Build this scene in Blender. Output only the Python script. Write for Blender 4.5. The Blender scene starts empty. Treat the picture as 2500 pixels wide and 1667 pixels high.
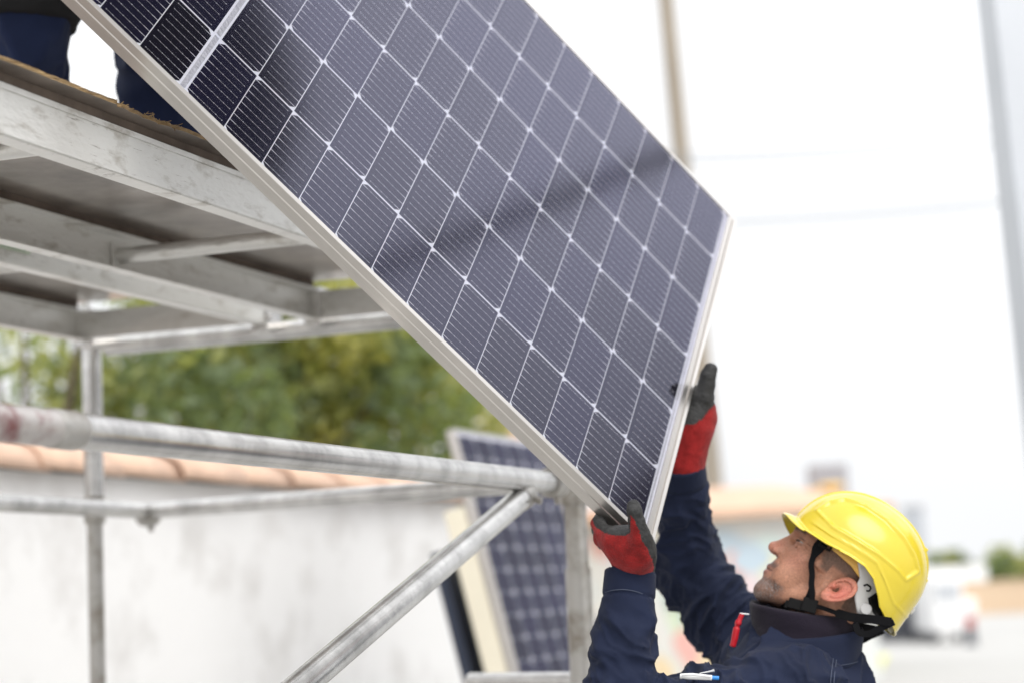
import bpy, bmesh, math, random
import numpy as np
from mathutils import Vector, Matrix, Euler, noise
random.seed(7)
S = bpy.context.scene
COL = S.collection
R = math.radians

# ------------------------------------------------------------------ camera
F_PX = 5100.0                      # focal length in pixels of a 2500 px wide frame
CAM_LOC = Vector((0, 0, 1.62))
CAM_ROT = (Matrix.Rotation(R(90 + 6.85), 3, 'X') @ Matrix.Rotation(R(-2.5), 3, 'Z'))
cam_d = bpy.data.cameras.new('camera'); cam = bpy.data.objects.new('camera', cam_d); COL.objects.link(cam)
cam.location = CAM_LOC; cam.rotation_euler = CAM_ROT.to_euler()
cam_d.sensor_width = 36; cam_d.lens = F_PX / 2500 * 36
cam_d.clip_start = .05; cam_d.clip_end = 3000
cam_d.dof.use_dof = True; cam_d.dof.focus_distance = 3.45; cam_d.dof.aperture_fstop = 2.35
S.camera = cam

# ------------------------------------------------------------------ world and light (bright overcast day)
SUN_EL, SUN_AZ = R(52), R(150)
w = bpy.data.worlds.new('World'); S.world = w; w.use_nodes = True
nt = w.node_tree; nt.nodes.clear()
out = nt.nodes.new('ShaderNodeOutputWorld'); bg = nt.nodes.new('ShaderNodeBackground')
sky = nt.nodes.new('ShaderNodeTexSky'); sky.sky_type = 'NISHITA'; sky.sun_disc = False
sky.sun_elevation = SUN_EL; sky.sun_rotation = SUN_AZ; sky.dust_density = 6; sky.ozone_density = 1.5; sky.air_density = 1.2
hsv = nt.nodes.new('ShaderNodeHueSaturation'); hsv.inputs['Saturation'].default_value = .16
# thin cloud: evens the clear-sky dome out towards a pale grey
mixc = nt.nodes.new('ShaderNodeMix'); mixc.data_type = 'RGBA'; mixc.inputs[0].default_value = .72
cl = nt.nodes.new('ShaderNodeTexCoord'); nz = nt.nodes.new('ShaderNodeTexNoise'); nz.inputs['Scale'].default_value = 2.2
nz.inputs['Detail'].default_value = 3
rp = nt.nodes.new('ShaderNodeValToRGB'); rp.color_ramp.elements[0].color = (9.9, 10.0, 10.2, 1); rp.color_ramp.elements[1].color = (11.4, 11.6, 11.9, 1)
rp.color_ramp.elements[0].position = .35; rp.color_ramp.elements[1].position = .65
nt.links.new(cl.outputs['Generated'], nz.inputs['Vector']); nt.links.new(nz.outputs['Fac'], rp.inputs['Fac'])
sepz = nt.nodes.new('ShaderNodeSeparateXYZ'); nt.links.new(cl.outputs['Generated'], sepz.inputs[0])
mr = nt.nodes.new('ShaderNodeMapRange'); mr.inputs['From Min'].default_value = 0; mr.inputs['From Max'].default_value = .9
mr.inputs['To Min'].default_value = .96; mr.inputs['To Max'].default_value = 1.55
nt.links.new(sepz.outputs['Z'], mr.inputs['Value'])
vm = nt.nodes.new('ShaderNodeVectorMath'); vm.operation = 'SCALE'
nt.links.new(rp.outputs['Color'], vm.inputs[0]); nt.links.new(mr.outputs['Result'], vm.inputs['Scale'])
nt.links.new(sky.outputs[0], hsv.inputs['Color']); nt.links.new(hsv.outputs[0], mixc.inputs['A'])
nt.links.new(vm.outputs[0], mixc.inputs['B'])
# brighter sky lobe added right of frame to lift the panel glass reflection
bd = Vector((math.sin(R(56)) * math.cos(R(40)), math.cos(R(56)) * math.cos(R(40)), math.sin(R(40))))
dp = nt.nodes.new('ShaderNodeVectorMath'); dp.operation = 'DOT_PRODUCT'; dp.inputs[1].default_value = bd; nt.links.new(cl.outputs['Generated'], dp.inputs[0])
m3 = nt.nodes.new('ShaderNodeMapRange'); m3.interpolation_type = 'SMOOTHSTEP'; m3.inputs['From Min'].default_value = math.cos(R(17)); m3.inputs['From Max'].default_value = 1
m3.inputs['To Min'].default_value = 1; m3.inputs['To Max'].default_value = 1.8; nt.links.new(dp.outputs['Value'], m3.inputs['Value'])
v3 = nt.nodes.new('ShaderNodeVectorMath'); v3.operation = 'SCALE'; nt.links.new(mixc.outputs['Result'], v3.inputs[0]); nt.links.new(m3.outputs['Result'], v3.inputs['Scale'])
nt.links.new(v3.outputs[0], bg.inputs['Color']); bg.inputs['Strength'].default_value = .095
nt.links.new(bg.outputs[0], out.inputs['Surface'])

sun_d = bpy.data.lights.new('sun', 'SUN'); sun = bpy.data.objects.new('sun', sun_d); COL.objects.link(sun)
sun_d.energy = 1.15; sun_d.angle = R(40); sun_d.color = (1, .96, .9)
# light from behind the camera's right shoulder
sd = Vector((math.sin(SUN_AZ) * math.cos(SUN_EL), math.cos(SUN_AZ) * math.cos(SUN_EL), math.sin(SUN_EL)))
sun.rotation_euler = sd.to_track_quat('Z', 'Y').to_euler()

S.view_settings.view_transform = 'Standard'; S.view_settings.look = 'None'
S.view_settings.exposure = 0.47; S.view_settings.gamma = 1
S.render.engine = 'CYCLES'
S.cycles.max_bounces = 8; S.cycles.transparent_max_bounces = 12
S.cycles.use_denoising = True

# ------------------------------------------------------------------ helpers
def C2W(c):                          # metres right / up / forward of the camera -> world
    return CAM_LOC + CAM_ROT @ Vector((c[0], c[1], -c[2]))
def P(px, py, z):                    # where the place shown at a photo pixel stands, z metres out
    return C2W(((px - 1250) / F_PX * z, -(py - 833.5) / F_PX * z, z))
def ray(px, py): return (P(px, py, 1) - CAM_LOC)
def on_h(px, py, h):
    d = ray(px, py); return CAM_LOC + d * ((h - CAM_LOC.z) / d.z)
def V(*a): return Vector(a)

class MB:
    """collects shapes in world space; build() links them as one object whose origin is at its base"""
    def __init__(s): s.v = []; s.f = []; s.m = []; s.sm = []
    def add(s, vs, fs, mi=0, smooth=False):
        o = len(s.v); s.v += [tuple(x) for x in vs]
        for f in fs: s.f.append(tuple(i + o for i in f)); s.m.append(mi); s.sm.append(smooth)
    def obox(s, c, ax, ay, az, hx, hy, hz, mi=0, bev=0):
        ax, ay, az = Vector(ax).normalized(), Vector(ay).normalized(), Vector(az).normalized()
        c = Vector(c)
        if bev <= 0:
            vs = [c + ax * hx * i + ay * hy * j + az * hz * k for i in (-1, 1) for j in (-1, 1) for k in (-1, 1)]
            s.add(vs, [(0, 1, 3, 2), (4, 6, 7, 5), (0, 4, 5, 1), (2, 3, 7, 6), (0, 2, 6, 4), (1, 5, 7, 3)], mi); return
        bm = bmesh.new(); bmesh.ops.create_cube(bm, size=2)
        for v in bm.verts: v.co = Vector((v.co.x * hx, v.co.y * hy, v.co.z * hz))
        bmesh.ops.bevel(bm, geom=bm.edges[:], offset=bev, segments=2, affect='EDGES', profile=.6)
        bm.verts.index_update()
        s.add([c + ax * v.co.x + ay * v.co.y + az * v.co.z for v in bm.verts], [[v.index for v in f.verts] for f in bm.faces], mi, False)
        bm.free()
    def beam(s, a, b, w, h, up=(0, 0, 1), mi=0, bev=0):    # box from a to b, w across, h along up
        a, b = Vector(a), Vector(b); d = (b - a); L = d.length; d.normalize()
        up = Vector(up); side = d.cross(up).normalized(); u2 = side.cross(d).normalized()
        s.obox((a + b) / 2, d, side, u2, L / 2, w / 2, h / 2, mi, bev)
    def tube(s, pts, r, n=16, mi=0, caps=True, flat=None):
        pts = [Vector(p) for p in pts]; rs = r if isinstance(r, (list, tuple)) else [r] * len(pts)
        vs = []; prev = None
        for i, p in enumerate(pts):
            d = (pts[min(i + 1, len(pts) - 1)] - pts[max(i - 1, 0)]).normalized()
            if prev is None:
                a = Vector((0, 0, 1)) if abs(d.z) < .9 else Vector((1, 0, 0)); prev = d.cross(a).normalized()
            u = (prev - d * prev.dot(d)).normalized(); prev = u; w_ = d.cross(u)
            for k in range(n):
                t = 2 * math.pi * k / n; vs.append(p + (u * math.cos(t) + w_ * math.sin(t)) * rs[i])
        fs = [(i * n + k, i * n + (k + 1) % n, (i + 1) * n + (k + 1) % n, (i + 1) * n + k) for i in range(len(pts) - 1) for k in range(n)]
        s.add(vs, fs, mi, True)
        if caps:
            s.add(vs[:n], [tuple(range(n))[::-1]], mi); s.add(vs[-n:], [tuple(range(n))], mi)
    def ribbon(s, pts, nrm, w_, th, mi=0):                    # strap: flat strip following pts
        pts = [Vector(p) for p in pts]; vs = []
        nr = nrm if isinstance(nrm, list) else [nrm] * len(pts)
        ws = w_ if isinstance(w_, (list, tuple)) else [w_] * len(pts)
        for i, p in enumerate(pts):
            d = (pts[min(i + 1, len(pts) - 1)] - pts[max(i - 1, 0)]).normalized(); n = Vector(nr[i]).normalized()
            sd_ = d.cross(n).normalized(); n = sd_.cross(d)
            for a, b in ((-1, -1), (1, -1), (1, 1), (-1, 1)): vs.append(p + sd_ * a * ws[i] / 2 + n * b * th / 2)
        fs = [(i * 4 + k, i * 4 + (k + 1) % 4, (i + 1) * 4 + (k + 1) % 4, (i + 1) * 4 + k) for i in range(len(pts) - 1) for k in range(4)]
        fs += [(3, 2, 1, 0), tuple(len(vs) - 4 + k for k in range(4))]
        s.add(vs, fs, mi)
    def build(s, name, mats, parent=None, base=None, cols=None):
        v = np.array(s.v, dtype=float)
        me = bpy.data.meshes.new(name)
        if base is None:
            base = Vector(((v[:, 0].min() + v[:, 0].max()) / 2, (v[:, 1].min() + v[:, 1].max()) / 2, v[:, 2].min())) if parent is None else None
        org = Vector(base) if base is not None else Vector(parent.matrix_world.translation) if parent else Vector((0, 0, 0))
        if parent is not None: org = Vector(parent['_base'])
        v = v - np.array(org)
        me.from_pydata(v.tolist(), [], s.f)
        if not isinstance(mats, (list, tuple)): mats = [mats]
        for m_ in mats: me.materials.append(m_)
        me.polygons.foreach_set('material_index', s.m); me.polygons.foreach_set('use_smooth', s.sm)
        me.validate(); me.update()
        o = bpy.data.objects.new(name, me); COL.objects.link(o)
        if parent is not None:
            o.parent = parent; o['_base'] = tuple(org)
        else:
            o.location = org; o['_base'] = tuple(org)
        return o
def thing(name, label, cat, base, group=None):
    o = bpy.data.objects.new(name, None); COL.objects.link(o); o.location = base; o.empty_display_size = .1
    o['label'] = label; o['category'] = cat; o['_base'] = tuple(base)
    if group: o['group'] = group
    return o
def tag(o, label=None, cat=None, group=None, kind=None):
    if label: o['label'] = label
    if cat: o['category'] = cat
    if group: o['group'] = group
    if kind: o['kind'] = kind
    return o

# ------------------------------------------------------------------ materials
def pale(c, k=.45): return tuple(x * (1 - k) + .72 * k for x in c)
def mat(name, col, rough=.6, metal=0, spec=.5, coat=0, coat_r=.05, var=0, var_scale=8, bump=0, bump_scale=40, col2=None, stretch=None, sheen=0, detail=6, vcol=None, sss=0, sharp=(.3, .7), scratch=False):
    m_ = bpy.data.materials.new(name); m_.use_nodes = True; t = m_.node_tree; b = t.nodes['Principled BSDF']
    b.inputs['Roughness'].default_value = rough; b.inputs['Metallic'].default_value = metal
    b.inputs['Specular IOR Level'].default_value = spec; b.inputs['Coat Weight'].default_value = coat; b.inputs['Coat Roughness'].default_value = coat_r
    b.inputs['Sheen Weight'].default_value = sheen
    b.inputs['Base Color'].default_value = (*col, 1)
    if sss: b.inputs['Subsurface Weight'].default_value = sss; b.inputs['Subsurface Radius'].default_value = (.012, .004, .002); b.inputs['Subsurface Scale'].default_value = 1
    tc = t.nodes.new('ShaderNodeTexCoord'); mp = t.nodes.new('ShaderNodeMapping'); t.links.new(tc.outputs['Object'], mp.inputs['Vector'])
    if stretch: mp.inputs['Scale'].default_value = stretch
    src = None
    if vcol:
        at = t.nodes.new('ShaderNodeVertexColor'); at.layer_name = vcol; src = at.outputs['Color']
    if var or col2:
        n = t.nodes.new('ShaderNodeTexNoise'); n.inputs['Scale'].default_value = var_scale; n.inputs['Detail'].default_value = detail; n.inputs['Roughness'].default_value = .62
        t.links.new(mp.outputs[0], n.inputs['Vector'])
        r_ = t.nodes.new('ShaderNodeValToRGB'); r_.color_ramp.elements[0].position = sharp[0]; r_.color_ramp.elements[1].position = sharp[1]
        c2 = col2 or tuple(c * (1 - var) for c in col)
        c1 = col if col2 else tuple(min(1, c * (1 + var)) for c in col)
        if vcol:
            r_.color_ramp.elements[0].color = (1 - var, 1 - var, 1 - var, 1); r_.color_ramp.elements[1].color = (1 + var, 1 + var, 1 + var, 1)
            t.links.new(n.outputs['Fac'], r_.inputs['Fac'])
            mx = t.nodes.new('ShaderNodeMix'); mx.data_type = 'RGBA'; mx.blend_type = 'MULTIPLY'; mx.inputs[0].default_value = 1
            t.links.new(src, mx.inputs['A']); t.links.new(r_.outputs[0], mx.inputs['B']); src = mx.outputs['Result']
        else:
            r_.color_ramp.elements[0].color = (*c2, 1); r_.color_ramp.elements[1].color = (*c1, 1)
            t.links.new(n.outputs['Fac'], r_.inputs['Fac']); src = r_.outputs[0]
    if scratch:                              # fine dark scuffs running roughly lengthways
        for k_, (sc_, lo_, hi_) in enumerate((((3.5, 3.5, 60), .63, .70), ((14, 14, 140), .66, .72))):
            m2 = t.nodes.new('ShaderNodeMapping'); m2.inputs['Scale'].default_value = sc_; m2.inputs['Rotation'].default_value = (.25 - .3 * k_, .2, 0); t.links.new(tc.outputs['Object'], m2.inputs['Vector'])
            n3 = t.nodes.new('ShaderNodeTexNoise'); n3.inputs['Scale'].default_value = 3; n3.inputs['Detail'].default_value = 5; n3.inputs['Roughness'].default_value = .7; t.links.new(m2.outputs[0], n3.inputs['Vector'])
            r3 = t.nodes.new('ShaderNodeMapRange'); r3.inputs['From Min'].default_value = lo_; r3.inputs['From Max'].default_value = hi_; r3.inputs['To Max'].default_value = .8; t.links.new(n3.outputs['Fac'], r3.inputs['Value'])
            x3 = t.nodes.new('ShaderNodeMix'); x3.data_type = 'RGBA'; x3.inputs['B'].default_value = (.17, .14, .11, 1); t.links.new(r3.outputs[0], x3.inputs[0]); t.links.new(src, x3.inputs['A']); src = x3.outputs['Result']
    if src is not None: t.links.new(src, b.inputs['Base Color'])
    if bump:
        n2 = t.nodes.new('ShaderNodeTexNoise'); n2.inputs['Scale'].default_value = bump_scale; n2.inputs['Detail'].default_value = 4
        t.links.new(mp.outputs[0], n2.inputs['Vector'])
        bp = t.nodes.new('ShaderNodeBump'); bp.inputs['Strength'].default_value = min(1, bump); bp.inputs['Distance'].default_value = .004
        t.links.new(n2.outputs['Fac'], bp.inputs['Height']); t.links.new(bp.outputs[0], b.inputs['Normal'])
    return m_

M = {}
M['alu'] = mat('frame_aluminium', (.60, .57, .54), .30, .95, var=.05, var_scale=3)
M['backsheet'] = mat('white_backsheet', (.86, .87, .90), .5)
M['cell'] = mat('silicon_cell', (.013, .012, .019), .45, spec=.06, var=.25, var_scale=9)
M['wire'] = mat('tinned_wire', (.86, .86, .90), .4, .1)
M['ribbon'] = mat('tinned_ribbon', (.60, .60, .60), .35, .5, bump=.8, bump_scale=160, var=.15, var_scale=120)
M['galv'] = mat('galvanised_steel', (.56, .55, .535), .27, .88, var=.22, var_scale=11, bump=.06, bump_scale=90, sharp=(.36, .60), detail=12)
M['galvold'] = mat('weathered_galvanised_steel', (.46, .445, .42), .42, .7, col2=(.25, .22, .18), var=.2, var_scale=15, bump=.2, bump_scale=34, sharp=(.32, .56))
M['maroon'] = mat('maroon_paint_on_pipe', (.50, .47, .45), .42, .6, col2=(.22, .09, .09), var=.2, var_scale=15, sharp=(.38, .50))
M['deckalu'] = mat('scuffed_deck_aluminium', (.70, .69, .66), .34, .5, col2=(.40, .37, .32), var=.3, var_scale=34, bump=.6, bump_scale=110, stretch=(.35, .35, 1), sharp=(.26, .46), scratch=True)
M['ply'] = mat('phenolic_plywood_face', (.31, .27, .24), .32, .6, coat=.6, coat_r=.12, var=.45, var_scale=7, bump=.03, bump_scale=120)
M['plyedge'] = mat('splintered_plywood_edge', (.36, .24, .11), .85, col2=(.12, .075, .035), var_scale=60, bump=1, bump_scale=160, stretch=(1, .2, 1.6))
M['wall'] = mat('white_render', (.85, .84, .83), .9, col2=(.64, .62, .60), var=.05, var_scale=3.0, bump=.8, bump_scale=14, sharp=(.25, .5))
M['wall_shade'] = mat('shaded_white_render', (.46, .44, .41), .9, var=.12, var_scale=3)  # white wall's shaded end, the shade put into a greyer base colour
M['tile'] = mat('terracotta_tile', (.78, .54, .40), .85, col2=(.58, .40, .30), var=.16, var_scale=7, bump=.4)
M['tileold'] = mat('old_terracotta_tile', (.62, .42, .30), .85, var=.15, var_scale=2)
M['mortar'] = mat('dark_mortar', (.13, .10, .08), .95, var=.3, var_scale=12)
M['cream'] = mat('cream_packing_board', (.76, .70, .56), .7, var=.05, var_scale=4)
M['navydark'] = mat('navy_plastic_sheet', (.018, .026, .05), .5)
M['ground'] = mat('pale_concrete_ground', (.44, .435, .42), .9, var=.07, var_scale=.25)
M['bark'] = mat('bark', (.10, .075, .05), .95, var=.3, bump=1)
M['concrete'] = mat('chimney_render', (.44, .43, .43), .9, var=.08)
M['wood_pole'] = mat('weathered_pole', (.30, .26, .21), .9, var=.2, var_scale=3, stretch=(1, 1, .1))
M['cable'] = mat('cable_sheath', (.20, .22, .24), .6)
M['greycol'] = mat('grey_painted_steel', (.50, .52, .55), .6, var=.05, var_scale=2)
M['bin'] = mat('dark_grey_skip', (.07, .075, .09), .6, var=.15)
M['peach'] = mat('peach_render', (.62, .47, .33), .9, var=.1, var_scale=.6)
M['whitepaint'] = mat('white_paint', (.78, .78, .78), .6)
M['yellowpaint'] = mat('yellow_paint', (.62, .62, .10), .7)

# every cell differs a little in blue: random per piece of the mesh
_t = M['cell'].node_tree; _b = _t.nodes['Principled BSDF']; _g = _t.nodes.new('ShaderNodeNewGeometry'); _r = _t.nodes.new('ShaderNodeValToRGB')
_r.color_ramp.elements[0].color = (.006, .005, .010, 1); _r.color_ramp.elements[1].color = (.013, .012, .038, 1)
_t.links.new(_g.outputs['Random Per Island'], _r.inputs['Fac']); _t.links.new(_r.outputs[0], _b.inputs['Base Color'])

# ------------------------------------------------------------------ ground
g = MB(); g.add([(-900, -300, 0), (900, -300, 0), (900, 1800, 0), (-900, 1800, 0)], [(0, 1, 2, 3)])
tag(g.build('ground', M['ground'], base=(0, 0, 0)), kind='structure')

# scaffold directions: LD runs away to the right, ND across it to the left
_d = ray(1250 + .36 * F_PX, 1365); LD = V(_d.x, _d.y, 0).normalized(); ND = V(-LD.y, LD.x, 0); UP = V(0, 0, 1)
def on_t(px, py, t):                       # point seen at a pixel on the upright plane t metres across
    d = ray(px, py); return CAM_LOC + d * ((t - CAM_LOC.dot(ND)) / d.dot(ND))
def ST(s, t, h): return LD * s + ND * t + UP * h

# ------------------------------------------------------------------ boundary wall with tile coping
def t_of(px, py, z): return P(px, py, z).dot(ND)
tW = t_of(0, 1135, 6.5); hW = P(0, 1143, 6.5).z
sW0, sW1 = -3.0, on_t(1125, 1300, tW).dot(LD)
wt = thing('boundary_wall', 'white rendered boundary wall with orange tile coping behind the scaffold pipes', 'wall', ST((sW0 + sW1) / 2, tW + .1, 0))
b = MB()
n_ = 60; vs = []; fs = []
for i in range(n_ + 1):
    s_ = sW0 + (sW1 - sW0) * i / n_; dx = .012 * noise.noise(V(s_ * 1.7, 0, 0))
    for t_, h_ in ((tW + dx, 0), (tW + dx, hW * .5), (tW + dx + .006, hW), (tW + .2, hW), (tW + .2, 0)): vs.append(ST(s_, t_, h_))
fs = [(i * 5 + k, i * 5 + (k + 1) % 5, (i + 1) * 5 + (k + 1) % 5, (i + 1) * 5 + k) for i in range(n_) for k in range(5)]
fs += [tuple(range(5))[::-1], tuple(n_ * 5 + k for k in range(5))]
b.add(vs, fs); b.build('wall', M['wall'], wt)
b = MB(); b.tube([ST(sW1 + .08, tW + .09, 0), ST(sW1 + .08, tW + .09, hW + .02)], .13, 20); b.build('end_pillar', M['wall_shade'], wt)
b = MB(); b.obox(ST((sW0 + sW1) / 2, tW + .09, hW + .012), LD, ND, UP, (sW1 - sW0) / 2, .125, .011); b.build('mortar_bed', M['mortar'], wt)
b = MB(); pit = .46; k = 0; s_ = sW0
while s_ < sW1 - .1:                        # curved tiles laid along the wall, each lapping the next
    vs = []; nn = 9
    wob = random.uniform(-.012, .012)
    for e, (ss, rr) in enumerate(((s_, .1145), (s_ + pit + .05, .109))):
        for th in (0, .014):
            for q in range(nn):
                a = math.pi * (q / (nn - 1)); vs.append(ST(ss, tW + .085 - (rr + .035 - th) * math.cos(a) + wob, hW - .005 + (rr * .95 - th) * math.sin(a) + e * -.012 + .012))
    fs = [(q, q + 1, 2 * nn + q + 1, 2 * nn + q) for q in range(nn - 1)] + [(nn + q + 1, nn + q, 3 * nn + q, 3 * nn + q + 1) for q in range(nn - 1)]
    fs += [(q + 1, q, nn + q, nn + q + 1) for q in range(nn - 1)] + [(2 * nn + q, 2 * nn + q + 1, 3 * nn + q + 1, 3 * nn + q) for q in range(nn - 1)]
    fs += [(0, 2 * nn, 3 * nn, nn), (nn - 1, 2 * nn - 1, 4 * nn - 1, 3 * nn - 1)]
    b.add(vs, fs, 0, True); s_ += pit
b.build('tile_coping', M['tile'], wt)

# ------------------------------------------------------------------ scaffold: working decks
DZ = 3.04
pA = P(0, 330, DZ); hb = pA.z; tA = pA.dot(ND)
tB = on_h(0, 596, hb).dot(ND); tC = on_h(0, 640, hb).dot(ND); tD = on_h(0, 800, hb).dot(ND)
sEnd = on_h(792, 782, hb).dot(LD); sStart = -.6
BH = .078                                    # height of the side channels
def channel(b, s0, s1, t, face):             # C-section: web, two flanges opening away from `face`
    b.obox(ST((s0 + s1) / 2, t, hb + BH / 2), LD, ND, UP, (s1 - s0) / 2, .002, BH / 2)
    for h_ in (hb + .0015, hb + BH - .0015):
        b.obox(ST((s0 + s1) / 2, t + face * .017, h_), LD, ND, UP, (s1 - s0) / 2 - .001, .0145, .0015)
    # rolled lip standing a touch proud along the foot and head of the web
    for h_ in (hb + .006, hb + BH - .004):
        b.obox(ST((s0 + s1) / 2, t - face * .0035, h_), LD, ND, UP, (s1 - s0) / 2 - .002, .0012, .0045)
def deck(label, t0, t1, s1, over):
    base = ST((sStart + s1) / 2, (t0 + t1) / 2, hb)
    th = thing('scaffold_deck', label, 'deck', base, 'plank decks on the scaffold')
    b = MB(); channel(b, sStart, s1, t0, 1); b.build('side_beam', M['deckalu'], th)
    b = MB(); channel(b, sStart, s1, t1, -1); b.build('side_beam', M['deckalu'], th)
    sc = s1
    i = 0
    while sc > sStart + .3:
        b = MB()
        if i == 0:
            b.obox(ST(sc - .003, (t0 + t1) / 2, hb + BH / 2), LD, ND, UP, .003, (t1 - t0) / 2 - .004, BH / 2 - .004)
        else:
            b.tube([ST(sc, t0 + .004, hb + .035), ST(sc, t1 - .004, hb + .035)], .0165, 14)
            b.obox(ST(sc, t0 + .006, hb + .035), LD, ND, UP, .028, .003, .026)
            b.obox(ST(sc, t1 - .006, hb + .035), LD, ND, UP, .028, .003, .026)
        b.build('crossbar', M['deckalu'], th); sc -= .98 if i else .94; i += 1
    # plywood board, its long near edge chewed and splintered
    b = MB(); n_ = 420; vs = []; fs = []; hp = hb + BH + .019; tk = .0065
    for i in range(n_ + 1):
        s_ = sStart + .02 + (s1 - sStart - .03) * i / n_
        d_ = .003 * noise.noise(V(s_ * 9, 3, 0)) + .0015 * noise.noise(V(s_ * 60, 5, 0))
        hole = 0
        if over:
            c = sBreak - s_
            if 0 < c < .22: hole = .016 * (0.5 + .5 * noise.noise(V(s_ * 40, 1, 0))) * math.sin(c / .22 * math.pi) + (.006 if c > .2 else 0)
        e0 = t0 - over + d_ + hole
        j1 = .003 * noise.noise(V(s_ * 90, 8, 0)) if over else 0; j2 = .003 * noise.noise(V(s_ * 120, 9, 0)) if over else 0
        for t_, h_ in ((e0, hp), (e0 + j1, hp + tk * .35), (e0 + j2, hp + tk * .7), (e0 + d_, hp + tk), (t1 + .004, hp + tk), (t1 + .004, hp)): vs.append(ST(s_, t_, h_))
    mi = [1, 1, 1, 0, 0, 0]
    for i in range(n_):
        for k in range(6): b.add([], []); fs.append(((i * 6 + k, i * 6 + (k + 1) % 6, (i + 1) * 6 + (k + 1) % 6, (i + 1) * 6 + k), mi[k]))
    b.v = [tuple(x) for x in vs]; b.f = [f for f, _ in fs] + [tuple(range(6))[::-1], tuple(n_ * 6 + k for k in range(6))]; b.m = [m_ for _, m_ in fs] + [1, 1]; b.sm = [False] * len(b.f)
    if over:                                 # loose splinters standing off the broken stretch
        for q in range(70):
            c = random.uniform(-.02, .26) if q < 45 else random.uniform(-.9, 1.2); s_ = sBreak - c
            L_ = random.uniform(.004, .013) * (1 if q < 45 else .5); h_ = hp + tk * random.uniform(.3, 1.05)
            a_ = ST(s_, t0 - over + random.uniform(0, .012), h_); dr = LD * random.uniform(-1, 1) + UP * random.uniform(-.25, .35) - ND * random.uniform(0, .5)
            b.beam(a_, a_ + dr.normalized() * L_, .0012, .0009, mi=1)
    b.build('plywood', [M['ply'], M['plyedge']], th)
    for t_ in (t0 + .012, t1 - .012):
        b = MB(); b.obox(ST((sStart + s1) / 2, t_, hb + BH + .0094), LD, ND, UP, (s1 - sStart) / 2 - .02, .009, .0092); b.build('shadow_gap_packer', M['mortar'], th)  # dark strip under the board, its colour standing for the shadow gap
    return th
sBreak = on_h(470, 330, hb + BH + .012).dot(LD)
d1 = deck('aluminium framed plywood deck nearest the camera, splintered along its edge', tA, tB, sEnd, .036)
d2 = deck('aluminium framed plywood deck farther back, beside the near one, green label on its beam', tC, tD, sEnd - .03, 0)
# green printed label on the farther deck's beam
b = MB(); c0 = on_t(-30, 600, tC - .003); c1 = on_t(72, 650, tC - .003); s0, s1 = c0.dot(LD), c1.dot(LD); hl = hb + .047
b.obox(ST((s0 + s1) / 2, tC - .0052, hl), LD, ND, UP, (s1 - s0) / 2, .0004, .020, 0)
for i in range(2):
    for j in range(7):
        b.obox(ST(s0 + (j + .75) * (s1 - s0) / 8, tC - .0060, hl + (.010 if i else -.008)), LD, ND, UP, (s1 - s0) / 8 * (.38 if (i + j) % 3 else .24), .0003, .0065, 1)
b.build('label', [mat('pale_green_label', (.50, .56, .44), .6), mat('green_print', (.06, .17, .08), .6)], d2)

# ------------------------------------------------------------------ scaffold: tubes
sc = thing('scaffold', 'galvanised tube scaffold with guard rail, brace and posts carrying the decks', 'scaffold', ST(3.2, tA + .3, 0))
tR = t_of(196, 1065, 2.75)                    # front rail plane
rA = on_t(-160, 1012, tR); rB = on_t(1352, 1172, tR); hR = (P(0, 1031, 2.575)).z
rail0 = ST(-1.2, tR, hR); sRB = on_t(1350, 1165, tR).dot(LD)
def coupler(b, p, ax, r=.031, L=.05, bump=True):
    ax = ax.normalized(); b.tube([p - ax * L / 2, p - ax * L * .35, p + ax * L * .35, p + ax * L / 2], [r * .9, r, r, r * .9], 20)
    if bump:
        o = ax.orthogonal().normalized()
        for q in range(2):
            oo = Matrix.Rotation(q * 2.1, 3, ax) @ o; b.tube([p + oo * r * .8, p + oo * (r + .014)], .008, 8)
b = MB(); sMar = on_t(165, 1055, tR).dot(LD); b.tube([ST(sMar, tR, hR), ST(sRB, tR, hR)], .0242, 32); b.build('guard_rail', M['galv'], sc)
b = MB(); b.tube([rail0, ST(sMar - .012, tR, hR)], .0244, 32); o = b.build('guard_rail', M['maroon'], sc); o['label'] = 'maroon painted end of the rail'
b = MB(); b.tube([ST(sMar - .045, tR, hR), ST(sMar - .04, tR, hR), ST(sMar - .03, tR, hR), ST(sMar + .012, tR, hR), ST(sMar + .02, tR, hR)], [.0250, .0264, .0262, .0264, .0246], 32)
b.build('joint_collar', M['galvold'], sc)
def post(px, py, z, h, r, m_=M['galvold'], tt=None):
    p = P(px, py, z); b = MB(); b.tube([V(p.x, p.y, 0), V(p.x, p.y, h)], r, 28); b.build('post', m_, sc); return p
pR = on_t(1412, 1400, tR + .03); zz = pR
b = MB(); b.tube([V(pR.x, pR.y, 0), V(pR.x, pR.y, 1.67)], .030, 28); b.build('post', M['galvold'], sc)
b = MB(); b.tube([V(pR.x, pR.y, 1.67), V(pR.x, pR.y, hb + .06)], .0255, 28); b.build('post', M['galvold'], sc)
b = MB(); coupler(b, ST(sRB + .0, tR + .0, hR), LD, .034, .07); b.build('coupler', M['galvold'], sc)
b = MB(); coupler(b, V(pR.x, pR.y, hR), UP, .036, .08); b.build('coupler', M['galvold'], sc)
pL = P(232, 1300, 5.45)
b = MB(); b.tube([V(pL.x, pL.y, 0), V(pL.x, pL.y, P(232, 1262, 5.45).z)], .0205, 28); b.build('post', M['galvold'], sc)
b = MB(); b.tube([V(pL.x, pL.y, P(232, 1262, 5.45).z), V(pL.x, pL.y, hb - .002)], .0255, 28); b.build('post', M['galv'], sc)
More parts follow.
